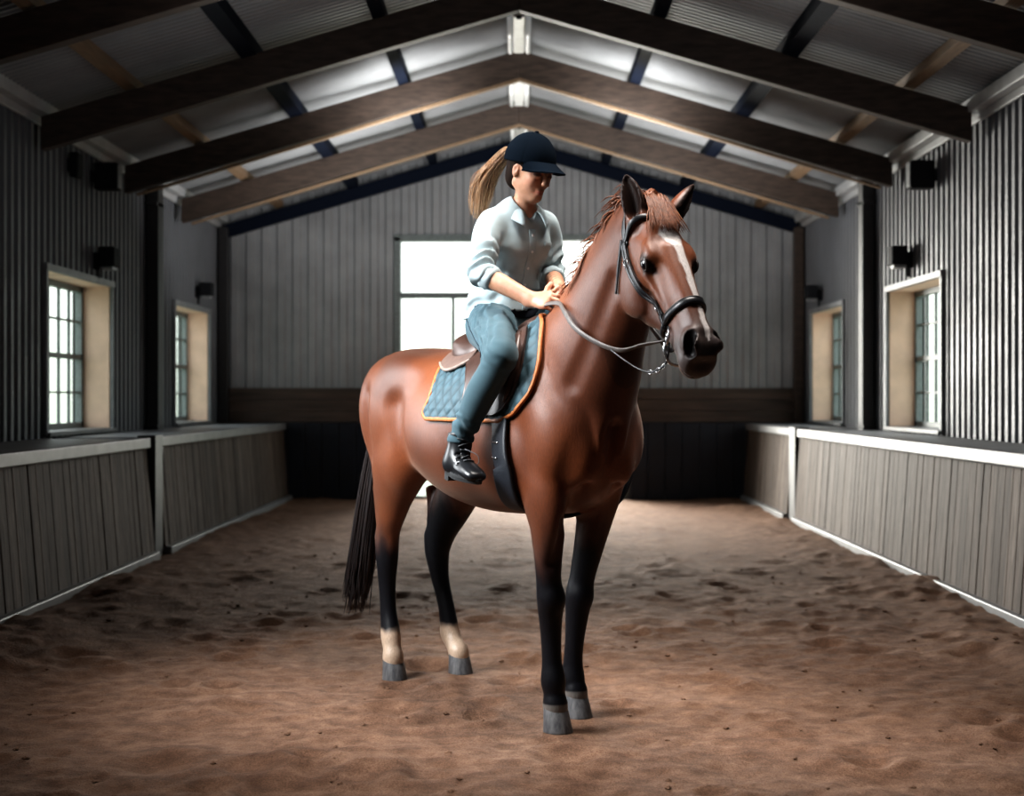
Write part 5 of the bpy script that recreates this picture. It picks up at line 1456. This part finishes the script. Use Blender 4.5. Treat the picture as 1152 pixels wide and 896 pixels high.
        C = np.array([bp(.045,.0,.10), bp(.085,.03*sd*-1,.085), bp(.095,.035*sd*-1,.06), bp(.085,.03*sd*-1,.045)]); mb.tube([tuple(p) for p in catmull(C, 4)], .0022, 6)
        mb.build('laces', M_lace, bt, True)
    return root
# ================================================================== LIGHT, SKY, CAMERA
def area(name, loc, target, size, power, color=(1, 1, 1), size_y=None, spread=180):
    l = bpy.data.lights.new(name, 'AREA'); l.energy = power; l.color = color; l.shape = 'RECTANGLE'; l.size = size; l.size_y = size_y or size; l.spread = R(spread)
    o = bpy.data.objects.new(name, l); COL.objects.link(o); o.location = loc
    d = Vector(target)-Vector(loc); o.rotation_euler = d.to_track_quat('-Z', 'Y').to_euler(); return o

def build_world():
    w = bpy.data.worlds.new('overcast'); SC.world = w; w.use_nodes = True; t = w.node_tree; t.nodes.clear()
    out = t.nodes.new('ShaderNodeOutputWorld'); bg = t.nodes.new('ShaderNodeBackground'); tc = t.nodes.new('ShaderNodeTexCoord'); sp = t.nodes.new('ShaderNodeSeparateXYZ'); rp = t.nodes.new('ShaderNodeValToRGB')
    mp = t.nodes.new('ShaderNodeMath'); mp.operation = 'MULTIPLY_ADD'; mp.inputs[1].default_value = .5; mp.inputs[2].default_value = .5
    t.links.new(tc.outputs['Generated'], sp.inputs[0]); t.links.new(sp.outputs[2], mp.inputs[0]); t.links.new(mp.outputs[0], rp.inputs[0])
    e = rp.color_ramp.elements; e[0].position = .0; e[0].color = (.30, .33, .27, 1); e[1].position = 1; e[1].color = (.85, .93, 1, 1)
    for p, c in ((.47, (.46, .52, .42, 1)), (.505, (.66, .72, .64, 1)), (.56, (.93, .97, .97, 1))):
        q = e.new(p); q.color = c
    bg.inputs[1].default_value = 2.2
    t.links.new(rp.outputs[0], bg.inputs[0]); t.links.new(bg.outputs[0], out.inputs[0])

def build_lights():
    area('daylight through door', (-.1, YB+.5, 1.75), (2.3, 12.5, -.2), 2.7, 300, (1, .94, .88), 3.1, 80)
    for side, X, sg in (('left', XL, 1), ('right', XR, -1)):
        for (a, b) in WIN[side]:
            area('daylight through window', (X-sg*2.0, (a+b)/2-.2, 3.7), (X+sg*1.6, (a+b)/2-.3, .2), 1.6, 14, (.98, 1, .97), 1.2, 160)
    area('key lamp', (-2.7, 5.2, 3.2), (.0, 6.15, 1.05), 1.9, 62, (.95, .98, 1.0), 1.9, 62)
    area('soft top lamp', (.55, 5.6, 4.05), (.40, 6.2, 0), 1.5, 29, (1.0, .93, .87), 1.5, 62)
    for sx in (-1, 1): area('added roof fill', (sx*1.3, 8.6, 2.9), (sx*1.7, 9.6, 4.1), .7, 5, (.95, .97, 1), 3.0, 150)  # unseen fill pair added to brighten the front roof bays
    area('added side fill', (-3.35, 7.6, 2.0), (-.2, 6.3, 1.15), 1.5, 15, (.93, .97, 1), 1.9, 70)  # added out of view to put strip highlights on the coat
    for sx in (-1, 1): area('added roof fill', (sx*1.25, 14.3, 2.75), (sx*1.55, 15.2, 4.1), .7, 58, (1, .99, .97), 3.4, 150)  # second added pair, lifts the rear roof bays; no fitting hangs there

def build_camera():
    cd = bpy.data.cameras.new('camera'); cd.sensor_width = 36; cd.lens = 36*1700/1152
    cd.dof.use_dof = True; cd.dof.focus_distance = 5.55; cd.dof.aperture_fstop = 2.8
    c = bpy.data.objects.new('camera', cd); COL.objects.link(c)
    c.location = (0, 0, 1.25); c.rotation_euler = (R(90), 0, math.atan(8/1700))
    SC.camera = c
    SC.view_settings.view_transform = 'Standard'; SC.view_settings.exposure = .08
    try: SC.view_settings.look = 'Medium High Contrast'
    except TypeError: SC.view_settings.look = 'None'

build_walls(); build_door(); build_windows(); build_kickboards(); build_roof(); build_fittings()
build_horse(); build_tack(); build_rider()
build_floor()
build_world(); build_lights(); build_camera()
